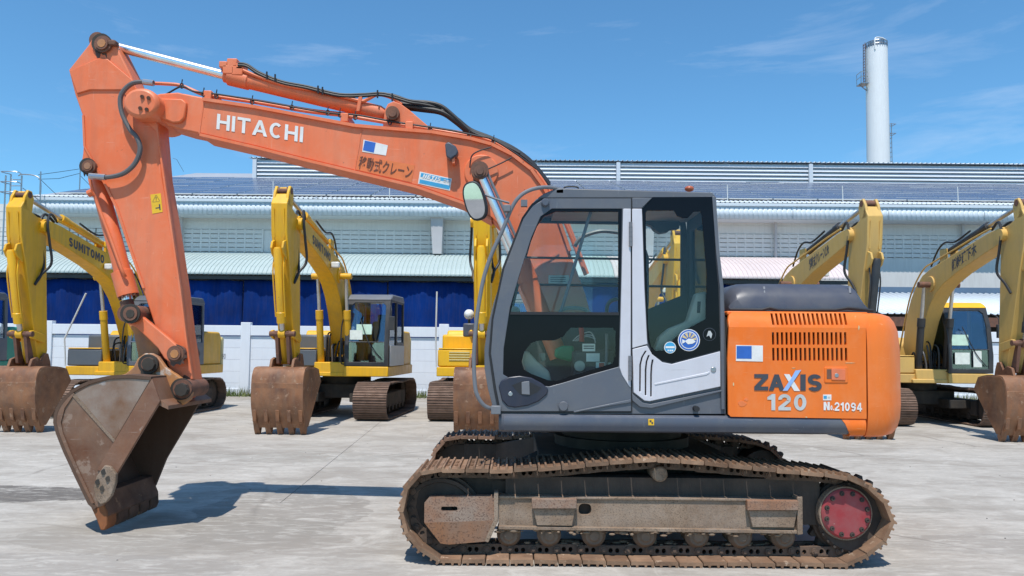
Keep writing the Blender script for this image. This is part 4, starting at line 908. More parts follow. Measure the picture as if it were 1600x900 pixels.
    hub = MB().lathe((hub_c.x, sgn * (5.435 - MY), hub_c.z), (0, sgn, 0), [(0, 0.001), (0, 0.165), (0.012, 0.18), (0.04, 0.182), (0.04, 0.001)], 40).build('hub_cover', hub_red, track); MB().lathe((hub_c.x, sgn * (5.455 - MY), hub_c.z), (0, sgn, 0), [(0, 0.17), (0, 0.192), (0.05, 0.198), (0.05, 0.17)], 40).build('hub_rim', frame_dust, track)
    for k in range(12):
        a = 2 * math.pi * (k + 0.45) / 12; q = Vector((hub_c.x + 0.150 * math.cos(a), sgn * (5.435 - MY), hub_c.z + 0.150 * math.sin(a)))
        MB().lathe(q, (0, -sgn, 0), [(-0.01, 0.019), (0.002, 0.019), (0.002, 0.014), (0.014, 0.014), (0.014, 0.007), (0.008, 0.006), (0.008, 0.001)], 10).build('bolt', frame_dark, track)
    bolts = MB()
    for k in range(26):
        a = 2 * math.pi * k / 26; q = Vector((spr.x + 0.247 * math.cos(a), sgn * (5.487 - MY), spr.z + 0.247 * math.sin(a))); bolts.cyl(q, q - Vector((0, sgn * 0.012, 0)), 0.011, 6)
    bolts.build('housing_bolts', frame_dark, track)
    mb = MB(); mb.box(-1.0, 1.3, min(yc - .08, yc + .08), max(yc - .08, yc + .08), 0.27, 0.6).build('inner_frame', frame_dark, track)
    lay_track(track, tpath, yc, PITCH, shoe_a if sgn > 0 else shoe_b, link_a)
mud = worn('dried_mud', (0.26, 0.185, 0.125), 0.95, (0.17, 0.11, 0.07), 0.9, 8, None, b=0.5)
for tr_, sg in ((o, 1 if o.matrix_world is None else 0) for o in ex.children if o.name.startswith('track')):
    mr = random.Random(5); mb = MB(); far_ = tr_.data.vertices[0].co.y > 0
    for k in range(170):
        u = mr.uniform(0, 1); x = -1.12 + u * 2.12 * 1.0; z, y = mr.choice(((0.222, -1.15), (0.222, -1.12), (0.118, -1.06), (0.118, -1.0), (0.222, -1.165))); r = mr.uniform(0.005, 0.016)
        y += mr.uniform(-0.01, 0.02); mb.ball((x, -y if far_ else y, z + mr.uniform(-0.012, 0.012) - 0.006 * u), r, 6, (mr.uniform(1, 2.4), 0.8, mr.uniform(0.5, 0.9)))
    tag(mb.build('mud_lumps', mud, tr_), kind='stuff')
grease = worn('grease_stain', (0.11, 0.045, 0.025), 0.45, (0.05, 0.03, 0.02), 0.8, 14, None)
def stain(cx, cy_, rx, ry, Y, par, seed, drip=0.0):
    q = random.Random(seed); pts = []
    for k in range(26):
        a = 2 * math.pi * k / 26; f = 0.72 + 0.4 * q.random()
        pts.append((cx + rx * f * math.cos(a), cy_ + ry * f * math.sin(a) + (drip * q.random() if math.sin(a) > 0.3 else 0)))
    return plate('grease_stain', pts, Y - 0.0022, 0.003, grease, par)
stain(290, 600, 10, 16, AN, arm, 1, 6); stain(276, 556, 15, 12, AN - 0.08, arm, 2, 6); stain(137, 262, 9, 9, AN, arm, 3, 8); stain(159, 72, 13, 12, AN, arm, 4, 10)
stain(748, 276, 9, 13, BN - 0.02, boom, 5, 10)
cb = MB(); cb.box(-0.75, 0.75, -0.75, 0.75, 0.42, 0.72)
for sx in (-1, 1):
    for sy in (-1, 1):
        cb.rings([[(sx * 0.45, sy * 0.5, 0.72), (sx * 0.45 + sx * 0.28, sy * 0.45, 0.72), (sx * 0.73, sy * 0.45, 0.42), (sx * 0.45, sy * 0.5, 0.42)],
                  [(sx * 0.95, sy * 1.02, 0.56), (sx * 1.25, sy * 0.98, 0.56), (sx * 1.25, sy * 0.98, 0.36), (sx * 0.95, sy * 1.02, 0.36)]])
cb.build('car_body', frame_dark, ex, 0.01)
MB().lathe((0, 0, 0.70), (0, 0, 1), [(0, 0.58), (0.10, 0.58), (0.10, 0.52), (0.16, 0.52), (0.16, 0.62), (0.26, 0.62), (0.26, 0.1)], 40).build('swing_ring', grime, ex)

# ---- upper structure: deck, sill
xl, xr = P(779, 660, 5.36).x, P(1328, 660, 5.36).x
deck = MB().box(xl + 0.05, 1.62, -1.16, 1.18, 0.965, 1.07).build('deck', black_paint, ex, 0.01)
MB().box(-0.7, 1.4, -0.5, 0.5, 0.93, 0.985).build('belly_plate', grime, ex)
z0, z1 = P(900, 677, 5.36).z, P(900, 648.5, 5.36).z
prof = [(-0.98, z1), (-1.205, z1), (-1.228, z1 - 0.015), (-1.240, z1 - 0.045), (-1.236, z0 + 0.05), (-1.215, z0 + 0.015), (-1.17, z0), (-0.98, z0)]
r0 = [(xl + (0.0 if i in (3, 4) else 0.02), p[0] * (1 if i in (0, 7) else 0.985), p[1]) for i, p in enumerate(prof)]
xd0, xd1 = P(1313, 652, 5.36).x, P(1332, 678, 5.36).x
sill = MB().rings([[(xl, p[0] + 0.04 if i not in (0, 7) else p[0], p[1]) for i, p in enumerate(prof)], [(xl + 0.04, p[0], p[1]) for p in prof],
                   [(xd1 - (xd1 - xd0) * (p[1] - z0) / (z1 - z0), p[0], p[1]) for p in prof]]).build('side_sill', sill_grey, ex)
xe = P(1353.5, 660, 5.36).x
MB().rings([[(xd1 - (xd1 - xd0) * (p[1] - z0) / (z1 - z0) + 0.004, p[0], p[1] - (0.012 if p[1] < 1.0 else 0)) for p in prof], [(xe, p[0], p[1] - (0.012 if p[1] < 1.0 else 0)) for p in prof]]).build('sill_end', body_orange, ex)
plate('sill_sticker', [(1013, 654.5), (1022, 654.5), (1022, 664.5), (1013, 664.5)], 5.357, 0.004, sticker_yellow, sill)
plate('sticker_print', [(1015, 656.5), (1018, 656.5), (1018, 659.5), (1015, 659.5)], 5.3555, 0.003, dark_print, sill)
plate('sticker_print', [(1018, 659.5), (1020.5, 659.5), (1020.5, 662.5), (1018, 662.5)], 5.3555, 0.003, dark_print, sill)

# ---- cab
CN = 5.40                                                            # face of the door
door_win = [(862, 326), (972, 326), (970, 450), (967, 573), (920, 586), (880, 598), (858, 604), (820, 599), (800, 593), (786, 585), (787, 545), (797, 480), (812, 428), (830, 372), (845, 338)]
rear_blk = [(1020, 308), (1113, 307.5), (1118, 400), (1123, 450), (1125, 547), (1050, 567), (1035, 564), (1019, 552), (1012, 530), (1008, 450), (1004, 326)]
shell_out = [(777, 647), (771, 640), (762, 606), (757, 575), (757, 545), (762, 510), (771, 474), (784, 435), (800, 388), (815, 350), (826, 324), (838, 311), (852, 306.5), (1112, 306.5), (1119, 310), (1124, 390), (1131, 450), (1134, 540), (1134, 647)]
big_win = [(858, 322), (985, 322), (985, 570), (967, 579), (858, 612), (800, 601), (780, 590), (780, 545), (792, 478), (806, 426), (825, 370), (841, 335)]
cab = plate('cab', shell_out, CN + 0.02, 0.05, cab_grey, ex, [big_win, [(x + (1062 - x) * 0.02, y + (440 - y) * 0.02) for x, y in rear_blk]], 0.008)
door_out = [(782, 643), (775, 606), (767, 552), (771, 499), (788, 420), (818, 342), (833, 321), (851, 310), (986, 310), (986, 643)]
dgap = [(779, 645), (771, 606), (763.5, 552), (768, 498), (785, 418), (815.5, 340), (831, 318), (850, 307.5), (988, 307.5), (988, 645)]
plate('door_gasket', dgap, CN + 0.012, 0.012, black_rubber, cab, [big_win])
door = plate('door', door_out, CN, 0.018, cab_grey, ex, [door_win], 0.004)
up_hole = [(868, 331), (966, 331), (966, 489), (798, 489), (807, 446), (820, 402), (839, 354), (850, 338)]
lo_hole = [(819, 550), (830, 536), (842, 532), (866, 532), (880, 526), (886, 518), (892, 512), (958, 512), (962, 518), (962, 556), (957, 568), (910, 582), (870, 595), (856, 594), (830, 584), (818, 577), (815, 566)]
plate('window_border', [(x + (880 - x) * -0.01, y + (450 - y) * -0.01) for x, y in door_win], CN + 0.006, 0.010, black_glass, door, [up_hole, lo_hole])
plate('window_pane', [(868, 330), (967, 330), (967, 490), (797, 490), (806, 446), (819, 402), (838, 354), (850, 337)], CN + 0.010, 0.004, cab_glass, door)
plate('window_pane', [(x + (888 - x) * -0.012, y + (553 - y) * -0.012) for x, y in lo_hole], CN + 0.0105, 0.004, cab_glass, door)
plate('glass_rail', [(798, 487), (967, 488), (967, 492.5), (797, 491.5)], CN + 0.001, 0.006, black_rubber, door)
plate('door_crease', [(986, 624), (986, 629), (955, 634), (897, 645), (896, 642.6)], CN - 0.012, 0.014, cab_grey, door, (), 0.004)
hd = plate('door_handle', [(779, 604), (783, 595), (795, 589), (812, 587), (830, 590), (847, 599), (857, 608), (855, 616), (842, 627), (825, 634), (805, 637), (793, 635), (784, 625)], CN - 0.012, 0.02, navy_plastic, door, (), 0.008)
plate('recess', [(800, 602), (815, 596), (830, 598), (846, 606), (840, 613), (828, 618), (812, 616)], CN - 0.0135, 0.01, black_rubber, door)
plate('flap', [(815, 597), (827, 595.5), (828, 617), (815, 616)], CN - 0.020, 0.012, rail_grey, door, (), 0.003)
disc('lock', 797.5, 615.5, 3.6, CN - 0.016, 0.01, steel, door, 0.002, 14)
for a, b in ((880, 634.5),): MB().lathe(P(a, b, CN), (0, -1, 0), [(0, 0.032), (0.02, 0.036), (0.03, 0.03), (0.03, 0.001)], 16).build('stop_rubber', cab_grey, door)
MB().lathe(P(852, 317, CN + 0.0), (0, -1, 0), [(0, 0.03), (0.02, 0.03), (0.03, 0.022), (0.03, 0.001)], 16).build('cap', sill_grey, door)
MB().lathe(P(1086, 638, CN + 0.02), (0, -1, 0), [(0, 0.02), (0.06, 0.02), (0.06, 0.001)], 12).build('bumper', black_rubber, cab)
plate('pillar', [(974, 326), (985.6, 326), (985.6, 606), (982, 602), (972, 586), (968, 574), (971, 450)], CN - 0.006, 0.012, silver, door, (), 0.004)
plate('pillar', [(988, 326), (1003, 326), (1007, 450), (1011, 530), (1012, 537.5), (988, 544)], CN - 0.006, 0.025, silver, cab, (), 0.004)
plate('rear_frame', [(988, 309), (1019, 309), (1003, 325), (988, 325)], CN, 0.019, cab_grey, cab, (), 0.003)
pan = [(988.5, 545.5), (1011, 540), (1013, 543), (1019, 553.5), (1035, 566), (1050, 569), (1125.5, 549), (1126, 604), (1015, 627), (1007, 626), (990, 613)]
sl = [slotpoly([(1009.5, 548), (1003.5, 558), (1000.5, 570), (1000, 612)], 2.6), slotpoly([(1014, 555), (1010.5, 565), (1009, 578), (1008.8, 618)], 2.6), slotpoly([(1020, 562), (1018.3, 572), (1017.5, 585), (1017.3, 620)], 2.6)]
vp = plate('vent_panel', pan, CN - 0.008, 0.026, silver, ex, sl, 0.0035)
plate('panel_groove', [(1023, 599), (1104, 582), (1109, 580), (1109, 583), (1104, 586), (1023, 602)], CN - 0.012, 0.012, silver, vp, (), 0.003)
disc('panel_bolt', 1115, 577.5, 4.2, CN - 0.014, 0.02, steel, vp, 0.003, 16)
plate('vent_backing', [(995, 548), (1024, 548), (1024, 622), (995, 618)], CN + 0.014, 0.004, dark_void, cab)
plate('panel_lip', [(988, 615), (1004, 629), (1016, 631.5), (1128, 609), (1128, 612), (1018, 638), (1000, 636), (988, 626)], CN - 0.001, 0.02, cab_grey, cab, (), 0.004)
re_hole = [(1009, 333), (1011, 329), (1053, 329), (1058, 337), (1066, 341), (1075, 340), (1084, 331), (1094, 330), (1097, 336), (1104, 430), (1103, 498), (1078, 512), (1055, 528), (1040, 545), (1036, 548), (1024, 548), (1017, 541), (1013, 516), (1010, 415)]
rw = plate('rear_window', rear_blk, CN + 0.008, 0.010, black_glass, ex, [re_hole])
plate('window_pane', [(x + (1056 - x) * -0.012, y + (440 - y) * -0.012) for x, y in re_hole], CN + 0.0125, 0.004, cab_glass, rw)
for a, b in ((985.5, 365), (984.5, 574)):
    h = MB().cyl(P(a, b - 18, CN - 0.012), P(a - 0.3, b + 20, CN - 0.012), 0.013, 10)
    for k in range(1, 5): h.cyl(P(a, b - 18 + k * 7.4, CN - 0.012), P(a, b - 17.2 + k * 7.4, CN - 0.012), 0.0145, 10)
    h.build('hinge', rail_grey, cab)
# stickers on the rear window
def badge(cx, cy_, r, mats, par):
    Y = CN + 0.0075
    d = disc('sticker', cx, cy_, r, Y - 0.002, 0.003, mats[0], par, 0, 28)
    for i, (rr, m) in enumerate(mats[1:]): disc('sticker_print', cx, cy_, r * rr, Y - 0.003 - 0.0007 * i, 0.003, m, par, 0, 28)
    return Y - 0.003 - 0.0007 * len(mats)
yb = badge(1047, 543, 9.3, [white_print, (0.88, cyan_print)], rw)
plate('sticker_print', [(1040, 541), (1054, 541), (1054, 544), (1040, 544)], yb, 0.002, white_print, rw)
for i in range(3): plate('sticker_print', [(1043 + i * 3.2, 546.5), (1045.4 + i * 3.2, 546.5), (1045.4 + i * 3.2, 549), (1043 + i * 3.2, 549)], yb, 0.002, white_print, rw)
yb = badge(1076.5, 531.5, 17.2, [white_print, (0.93, blue_print), (0.80, white_print), (0.72, blue_print)], rw)
for k in range(5):
    a = R(200 + k * 35); b = R(200 + k * 35 + 22)
    plate('sticker_print', [(1076.5 + 4 * math.cos(a), 531 + 4 * math.sin(a)), (1076.5 + 11.5 * math.cos(a), 531 + 11.5 * math.sin(a)), (1076.5 + 11.5 * math.cos(b), 531 + 11.5 * math.sin(b)), (1076.5 + 4 * math.cos(b), 531 + 4 * math.sin(b))], yb, 0.002, tan_print, rw)
plate('sticker_print', [(1070, 533), (1076, 529), (1083, 530), (1087, 534), (1082, 537), (1075, 538)], yb - 0.001, 0.002, white_print, rw)
plate('sticker_print', [(1066, 530), (1070, 532), (1070, 535), (1066, 537)], yb - 0.001, 0.002, white_print, rw)
yb = badge(1108.5, 522.5, 10.2, [dark_print, (0.92, black_glass)], rw)
plate('sticker_print', [(1104, 526), (1107, 517), (1110, 517), (1113, 522), (1111, 529), (1108, 524)], yb, 0.002, silver_print, rw)

FN = 6.26                                                            # right-hand wall of the cab
far_out = [(777, 647), (762, 606), (757, 560), (765, 500), (800, 388), (826, 324), (845, 308), (1112, 308), (1124, 400), (1134, 647)]
def nearto(pts, Y0=CN + .02): return L2(pts, Y0)
mb = MB(); hole_far = L2([(838, 348), (1064, 352), (1064, 462), (990, 492), (798, 500), (815, 430)], FN)
mb.prism(nearto(far_out), FN - MY, FN - MY + 0.03, [hole_far]); mb.build('right_wall', interior, cab)
mb = MB().prism(hole_far, FN - MY + 0.01, FN - MY + 0.014); mb.build('right_window', cab_glass, cab)
roof = [(840, 309), (850, 302), (866, 295), (885, 293.5), (1113, 300), (1119, 306), (1118, 309)]
MB().prism(L2(roof, CN), CN - MY + 0.01, FN - MY + 0.03).build('roof', cab_grey, cab, 0.012)
MB().box(*(lambda a, b: (a.x, b.x, CN - MY + 0.08, FN - MY - 0.02, b.z - 0.05, a.z - 0.02))(P(870, 308, 5.45), P(1112, 308, 5.45))).build('headliner', trim_cream, cab)
xrw = P(1120, 400, 5.45).x; zt, zb_ = P(1120, 308, 5.45).z, P(1120, 645, 5.45).z; zc = P(1100, 462, 6.0).z
mb = MB(); mb.box(xrw - 0.03, xrw, CN - MY + .06, FN - MY, zb_, zc); mb.box(xrw - 0.03, xrw, CN - MY + .06, CN - MY + .16, zc, zt); mb.box(xrw - 0.03, xrw, FN - MY - 0.10, FN - MY, zc, zt); mb.box(xrw - 0.03, xrw, CN - MY + .16, FN - MY - 0.1, zt - 0.14, zt)
mb.build('rear_wall', interior, cab)
MB().box(xrw - 0.02, xrw - 0.016, CN - MY + .16, FN - MY - 0.1, zc, zt - 0.14).build('back_window', cab_glass, cab)
plate('rear_post', [(1113, 307), (1119, 307), (1124, 390), (1131, 450), (1133, 640), (1127, 640), (1125, 450), (1119, 395)], CN + 0.001, 0.02, cab_grey, cab, (), 0.004)
MB().box(P(1131, 450, 5.4).x - 0.05, P(1131, 450, 5.4).x - 0.02, CN - MY + .06, FN - MY, zb_, zt).build('rear_skin', cab_grey, cab) if False else None
xw0 = P(790, 640, 5.42).x
MB().box(xw0, xrw - 0.031, CN - MY + 0.071, FN - MY - 0.001, zb_ - 0.005, zb_ + 0.04).build('floor', interior, cab)
# windscreen, curved, between the front posts
ws = [P(a, b, CN + 0.03) for a, b in ((760, 575), (760, 545), (765, 508), (774, 472), (787, 434), (803, 388), (818, 350), (829, 325), (842, 312))]
MB().rings([[(p.x, CN - MY + 0.06, p.z), (p.x, FN - MY, p.z), (p.x + 0.006, FN - MY, p.z), (p.x + 0.006, CN - MY + 0.06, p.z)] for p in ws]).build('windscreen', cab_glass, cab)
# bars on the right side, sliding sash
for y in (402, 444): pipe('guard_bar', [(800, y, FN - 0.02), (1066, y + 4, FN - 0.02)], 0.010, black_paint, cab)
pipe('window_sash', [(925, 327, 5.50), (917, 350, 5.50), (876, 489, 5.50)], 0.012, rail_grey, cab)
pipe('hand_rail', [(898, 385, 6.42), (906, 373, 6.42), (922, 365, 6.42), (942, 361, 6.42), (970, 364, 6.42), (990, 370, 6.42)], 0.018, rail_grey, cab)
pipe('hand_rail', [(872, 492, 6.42), (880, 483, 6.42), (895, 481, 6.42), (912, 483, 6.42), (925, 492, 6.42)], 0.016, rail_grey, cab)
pipe('hand_rail', [(948, 492, 6.30), (949, 478, 6.30), (955, 470, 6.30), (965, 467, 6.30)], 0.016, rail_grey, cab)
# seat, consoles and odds and ends inside
seat = MB().prism(L2([(948, 590), (952, 560), (975, 556), (985, 470), (990, 395), (1000, 380), (1012, 384), (1017, 400), (1017, 470), (1010, 560), (1005, 590)], 5.7), -0.85, -0.40).build('seat', seat_dark, cab, 0.05, 3)
MB().prism(L2([(925, 566), (932, 556), (985, 552), (985, 575), (930, 577)], 5.7), -0.87, -0.38).build('seat_cushion', seat_dark, cab, 0.04, 3)
plate('side_trim', [(1088, 458), (1104, 455), (1106, 500), (1076, 514), (1054, 531), (1042, 550), (1022, 550), (1030, 527), (1046, 513), (1074, 502)], CN + 0.09, 0.10, trim_cream, cab, (), 0.015)
plate('trim_slots', [(1090, 471), (1095, 471), (1094, 489), (1089, 489)], CN + 0.086, 0.01, seat_dark, cab)
plate('roof_blind', [(1009, 349), (1020, 353), (1022, 358), (1032, 364), (1044, 362), (1049, 358), (1062, 357), (1062, 340), (1009, 338)], 6.2, 0.1, interior, cab, (), 0.01)
plate('front_console', [(816, 566), (819, 549), (826, 549), (840, 565), (858, 580), (862, 597), (840, 600), (824, 592)], CN + 0.12, 0.28, trim_cream, cab, (), 0.03, 3)
plate('left_console', [(796, 490), (799, 479), (808, 478), (813, 484), (814, 505), (800, 520)], CN + 0.16, 0.14, trim_cream, cab, (), 0.02)
plate('pedal_box', [(842, 553), (852, 551), (853, 563), (846, 566)], CN + 0.3, 0.1, trim_cream, cab, (), 0.01)
plate('green_cover', [(867, 558), (868, 545), (880, 540), (897, 540), (898, 560), (893, 566), (872, 560)], 6.05, 0.16, green_plastic, cab, (), 0.03, 3)
plate('side_console', [(896, 548), (962, 545), (962, 600), (896, 600)], 5.60, 0.18, interior, cab, (), 0.02)
plate('notice', [(910, 537), (930, 537), (930, 549), (910, 549)], 5.585, 0.003, paper, cab); plate('notice', [(916, 552), (937, 552), (937, 565), (916, 565)], 5.585, 0.003, paper, cab)
for z in (540, 543.5): plate('notice_print', [(912, z), (928, z), (928, z + 1.6), (912, z + 1.6)], 5.583, 0.003, dark_print, cab)
plate('notice', [(931, 566), (954, 566), (954, 575), (931, 575)], 5.585, 0.003, paper, cab); plate('notice_print', [(936, 567), (944, 567), (944, 574), (936, 574)], 5.583, 0.003, red_plastic, cab)
disc('dial', 906, 572, 8.5, 5.57, 0.03, trim_cream, cab, 0.005)
pipe('red_lever', [(908, 511, 5.75), (909, 522, 5.75), (909, 534, 5.75)], 0.02, red_plastic, cab)
pipe('grey_lever', [(948, 521, 5.56), (948, 545, 5.56), (947, 572, 5.56)], 0.012, rail_grey, cab)
for k in range(3): pipe('wire', [(895 + k * 3, 533, 5.8), (905 + k * 5, 524 + k, 5.8), (922 + k * 3, 519 + k * 5, 5.8), (930, 530 + k * 3, 5.8)], 0.004, white_print, cab)
plate('cowl', [(800, 497), (880, 496), (886, 508), (880, 522), (862, 530), (838, 532), (815, 545), (800, 575), (792, 575), (790, 520)], CN + 0.05, 0.05, seat_dark, cab, (), 0.015)
# roof details
pipe('aerial', [(880, 297, 5.45), (884, 292, 5.45), (901, 292, 5.45), (904, 296, 5.45)], 0.006, black_rubber, cab)
MB().box(*(lambda c: (c.x - 0.03, c.x + 0.03, -1.19, -1.14, c.z - 0.02, c.z + 0.02))(P(875, 298, 5.4))).build('rail_clamp', rail_grey, cab, 0.006)
MB().ball(P(1077, 295, 6.0), 0.035, 12, (1.1, 1, 0.7)).build('beacon', amber, cab)
# front rail and mirror
MB().tube(smooth([P(*p) for p in [(880, 297, 5.44), (862, 293, 5.41), (845, 293, 5.38), (826, 298, 5.36), (811, 308, 5.35), (799, 326, 5.35), (785, 360, 5.35), (769, 395, 5.35), (757, 430, 5.35), (749, 470, 5.35), (743, 515, 5.35), (740.5, 560, 5.35), (742, 600, 5.35), (746, 618, 5.35), (755, 632, 5.36), (766, 638, 5.38), (778, 640, 5.41)]], 5), 0.0145, 10).build('front_rail', rail_grey, ex)
MB().box(*(lambda c: (c.x - 0.03, c.x + 0.04, -1.25, -1.18, c.z - 0.03, c.z + 0.03))(P(774, 640, 5.4))).build('rail_bracket', rail_grey, ex, 0.005)
mc = P(742, 314, 5.33)
def mirror_pts(a, b):
    out = []
    for k in range(28):
        t = 2 * math.pi * k / 28; u, v = a * abs(math.cos(t)) ** 0.75 * (1 if math.cos(t) >= 0 else -1), b * abs(math.sin(t)) ** 0.8 * (1 if math.sin(t) >= 0 else -1)
        s = R(-14); out.append((742 + u * math.cos(s) - v * math.sin(s) * -1 * -1, 314 + v * math.cos(s) + u * math.sin(s)))
    return out
mo = MB().prism([(x - mc.x, z - mc.z) for x, z in L2(mirror_pts(17.5, 31), 5.33)], -0.012, 0.03).build('mirror', black_rubber, ex, 0.008)
mg = MB().prism([(x - mc.x, z - mc.z) for x, z in L2(mirror_pts(14.5, 28), 5.33)], -0.0145, -0.010).build('mirror_glass', mirror_m, mo)
mo.location = mc; mo.rotation_euler = (R(7), 0, R(-14))
pipe('mirror_arm', [(757, 304, 5.36), (775, 311, 5.35), (796, 317, 5.35)], 0.008, rail_grey, ex)
MB().box(*(lambda c: (c.x - 0.02, c.x + 0.03, c.y - 0.03, c.y + 0.03, c.z - 0.025, c.z + 0.025))(P(791, 326, 5.345))).build('mirror_clamp', rail_grey, ex, 0.005)
plate('front_lamp_bracket', [(814, 312), (824, 312), (824, 322), (814, 322)], 5.9, 0.05, rail_grey, ex)

# ---- engine bay
EN = 5.365
z_hi = 511
def shoulder(a, b):                                                  # the panel's top rolls inwards
    t = max(0.0, min(1.0, (z_hi - b) / 25.0)); return EN + 0.075 * t * t
panel_flat = [(1139, z_hi), (1353, z_hi + 1.5), (1354, 654.5), (1142, 651), (1138, 647), (1137, 560)]
slots = []
for k in range(17):
    x = 1206 + k * 7.05
    slots.append([(x, 519.0), (x + 3.5, 519.2), (x + 4.0, 538.6), (x + 0.5, 538.4)])
    x = 1206.5 + k * 7.1
    slots.append([(x, 543.4), (x + 3.5, 543.6), (x + 4.0, 563.6), (x + 0.5, 563.2)])
pnl = plate('side_door', panel_flat, EN, 0.02, body_orange, ex, slots, 0)
sh_sl = []
for k in range(17):
    x = 1203.5 + k * 7.1; sh_sl.append([(x, 489.5), (x + 3.6, 489.6), (x + 7.0, 507.6), (x + 3.4, 507.4)])
outl = [(1139, z_hi), (1137.5, 500), (1139, 492), (1144, 487), (1250, 487.5), (1345, 488.5), (1350, 492), (1353, 500), (1353, z_hi + 1.5)]
cols, allp = [len(outl)] + [4] * len(sh_sl), list(outl) + [q for h in sh_sl for q in h]
mb = MB(); mb.flat = [Vector((a, -b, 0)) for a, b in allp]
mb.sheet([P(a, b, shoulder(a, b)) for a, b in allp], [P(a, b, shoulder(a, b)) + Vector((0, 0.03, -0.004)) for a, b in allp], cols)
mb.build('shoulder', body_orange, pnl)
MB().box(P(1137, 500, EN).x, P(1353, 500, EN).x, EN - MY + 0.14, 1.15, 1.07, P(1200, 489, 5.46).z).build('engine_core', dark_void, ex)
xh0, xh1 = P(1136, 487, 5.45).x, P(1356, 487, 5.45).x
MB().box(xh0, xh1, EN - MY + 0.085, 1.17, P(1200, 489, 5.46).z - 0.02, P(1200, 486.6, 5.46).z).build('bay_top', body_orange, ex, 0.008)
fan = MB()
for k in range(14): 
    c = P(1208 + k * 8.2, 541, 5.45); fan.cyl((c.x, -1.12, P(0, 566, 5.45).z), (c.x, -1.12, P(0, 516, 5.45).z), 0.006, 6)
fan.build('core_fins', core_grey, ex)
for (a, b, c_) in ((1207, 1212, 540), (1306, 1311, 545), (1314, 1320, 540)):
    pipe('coolant_pipe', [(a, 518, 5.44), (b, 532, 5.44), (a + 2, c_, 5.44), (b - 1, 566, 5.44)], 0.011, steel, ex)
blocks('Z', dark_print, (1178.5, 610), (1200.5, 610), (1178.5, 584.5), EN - 0.004, pnl, 0.235)
blocks('A', dark_print, (1201, 610.5), (1226, 610.5), (1201, 585), EN - 0.0035, pnl, 0.235)
plate('lettering', [(1225, 584.5), (1233.5, 584.8), (1250, 611), (1241, 610.8)], EN - 0.0035, 0.003, white_print, pnl)
plate('lettering', [(1243, 579), (1252, 578), (1240, 596), (1230.5, 610.5), (1223, 610.5), (1236, 592)], EN - 0.0065, 0.003, pale_print, pnl)
blocks('I', dark_print, (1250.5, 610.5), (1259, 610.5), (1250.5, 585), EN - 0.0035, pnl, 0.3)
blocks('S', dark_print, (1262, 611.5), (1284, 611.5), (1262, 584.8), EN - 0.0035, pnl, 0.235)
blocks('120', silver_print, (1199, 641), (1260, 641.5), (1199, 615.5), EN - 0.0035, pnl, 0.205, 0.16)
blocks('N', white_print, (1287, 641), (1296.5, 641), (1287, 628), EN - 0.0035, pnl, 0.27)
blocks('o.', white_print, (1297.5, 641), (1303, 641), (1297.5, 628.5), EN - 0.0035, pnl, 0.17, 0.1)
blocks('21094', white_print, (1304, 641.8), (1347, 643), (1304, 628.3), EN - 0.0035, pnl, 0.2, 0.16)
plate('sticker', [(1286, 616.5), (1299, 616.5), (1299, 625.5), (1286, 625.5)], EN - 0.003, 0.004, white_print, pnl)
plate('sticker_print', [(1287, 618.5), (1292, 618.5), (1292, 623), (1287, 623)], EN - 0.0045, 0.003, cyan_print, pnl)
plate('sticker_print', [(1293.5, 619.5), (1297.5, 619.5), (1297.5, 622), (1293.5, 622)], EN - 0.0045, 0.003, silver_print, pnl)
plate('sticker', [(1150, 539), (1192, 540), (1192, 565), (1150, 564)], EN - 0.003, 0.004, white_print, pnl)
plate('sticker_print', [(1151, 540.5), (1174.5, 540.7), (1174.5, 560.5), (1151, 560.2)], EN - 0.0045, 0.003, blue_print, pnl)
lat = plate('latch', rrect(1288.5, 573.5, 1325, 598, 2), EN - 0.006, 0.012, body_orange, pnl, (), 0.003)
plate('latch_pocket', [(1292, 577), (1299, 577), (1299, 592), (1292, 592)], EN - 0.0075, 0.004, pin_rust, pnl)
plate('latch_flap', [(1299.5, 576), (1321, 576.5), (1321, 594), (1299.5, 593.5)], EN - 0.012, 0.008, boom_orange, pnl, (), 0.002)
disc('lock', 1307.5, 586.5, 3.2, EN - 0.015, 0.006, steel, pnl, 0.001, 14)
for k, (a, b, r1, r2, m_) in enumerate(((1160, 631, 7, 5, 'pk'), (1166, 624, 4, 3, 'pk'), (1240, 575, 3, 0.7, 'sc'), (1329, 567, 9, 0.6, 'sc'), (1260, 652, 2, 1.0, 'sc'), (1146, 600, 1.2, 3.5, 'sc'), (1342, 512, 1.2, 4, 'sc'))):
    q = random.Random(k); plate('scuff', [(a + r1 * (0.6 + .5 * q.random()) * math.cos(t * math.pi / 7), b + r2 * (0.6 + .5 * q.random()) * math.sin(t * math.pi / 7)) for t in range(14)], EN - 0.002, 0.003, sticker_orange if m_ == 'pk' else tan_print, pnl)
# bonnet
hx0, hx1 = P(1140, 470, 5.5).x, P(1364, 470, 5.5).x
hz0, hz1 = P(1200, 486.5, 5.5).z, P(1200, 441.5, 5.62).z
pr = [(-1.10, hz0), (-1.09, hz0 + 0.10), (-1.04, hz0 + 0.17), (-0.95, hz1 - 0.008), (-0.85, hz1), (0.95, hz1), (1.08, hz1 - 0.08), (1.10, hz0)]
def hood_ring(x, k, dz): return [(x, p[0] * k, hz0 + (p[1] - hz0) * dz) for p in pr]
hood = MB().rings([hood_ring(hx0, 0.985, 0.35), hood_ring(hx0 + 0.02, 0.99, 0.62), hood_ring(hx0 + 0.06, 1, 0.85), hood_ring(hx0 + 0.12, 1, 0.98), hood_ring(hx0 + 0.2, 1, 1.0), hood_ring(hx1 - 0.18, 1, 1.0), hood_ring(hx1 - 0.10, 1, 0.95), hood_ring(hx1 - 0.06, 0.995, 0.6), hood_ring(hx1, 0.985, 0.05)]).build('bonnet', hood_grey, ex, 0.02)
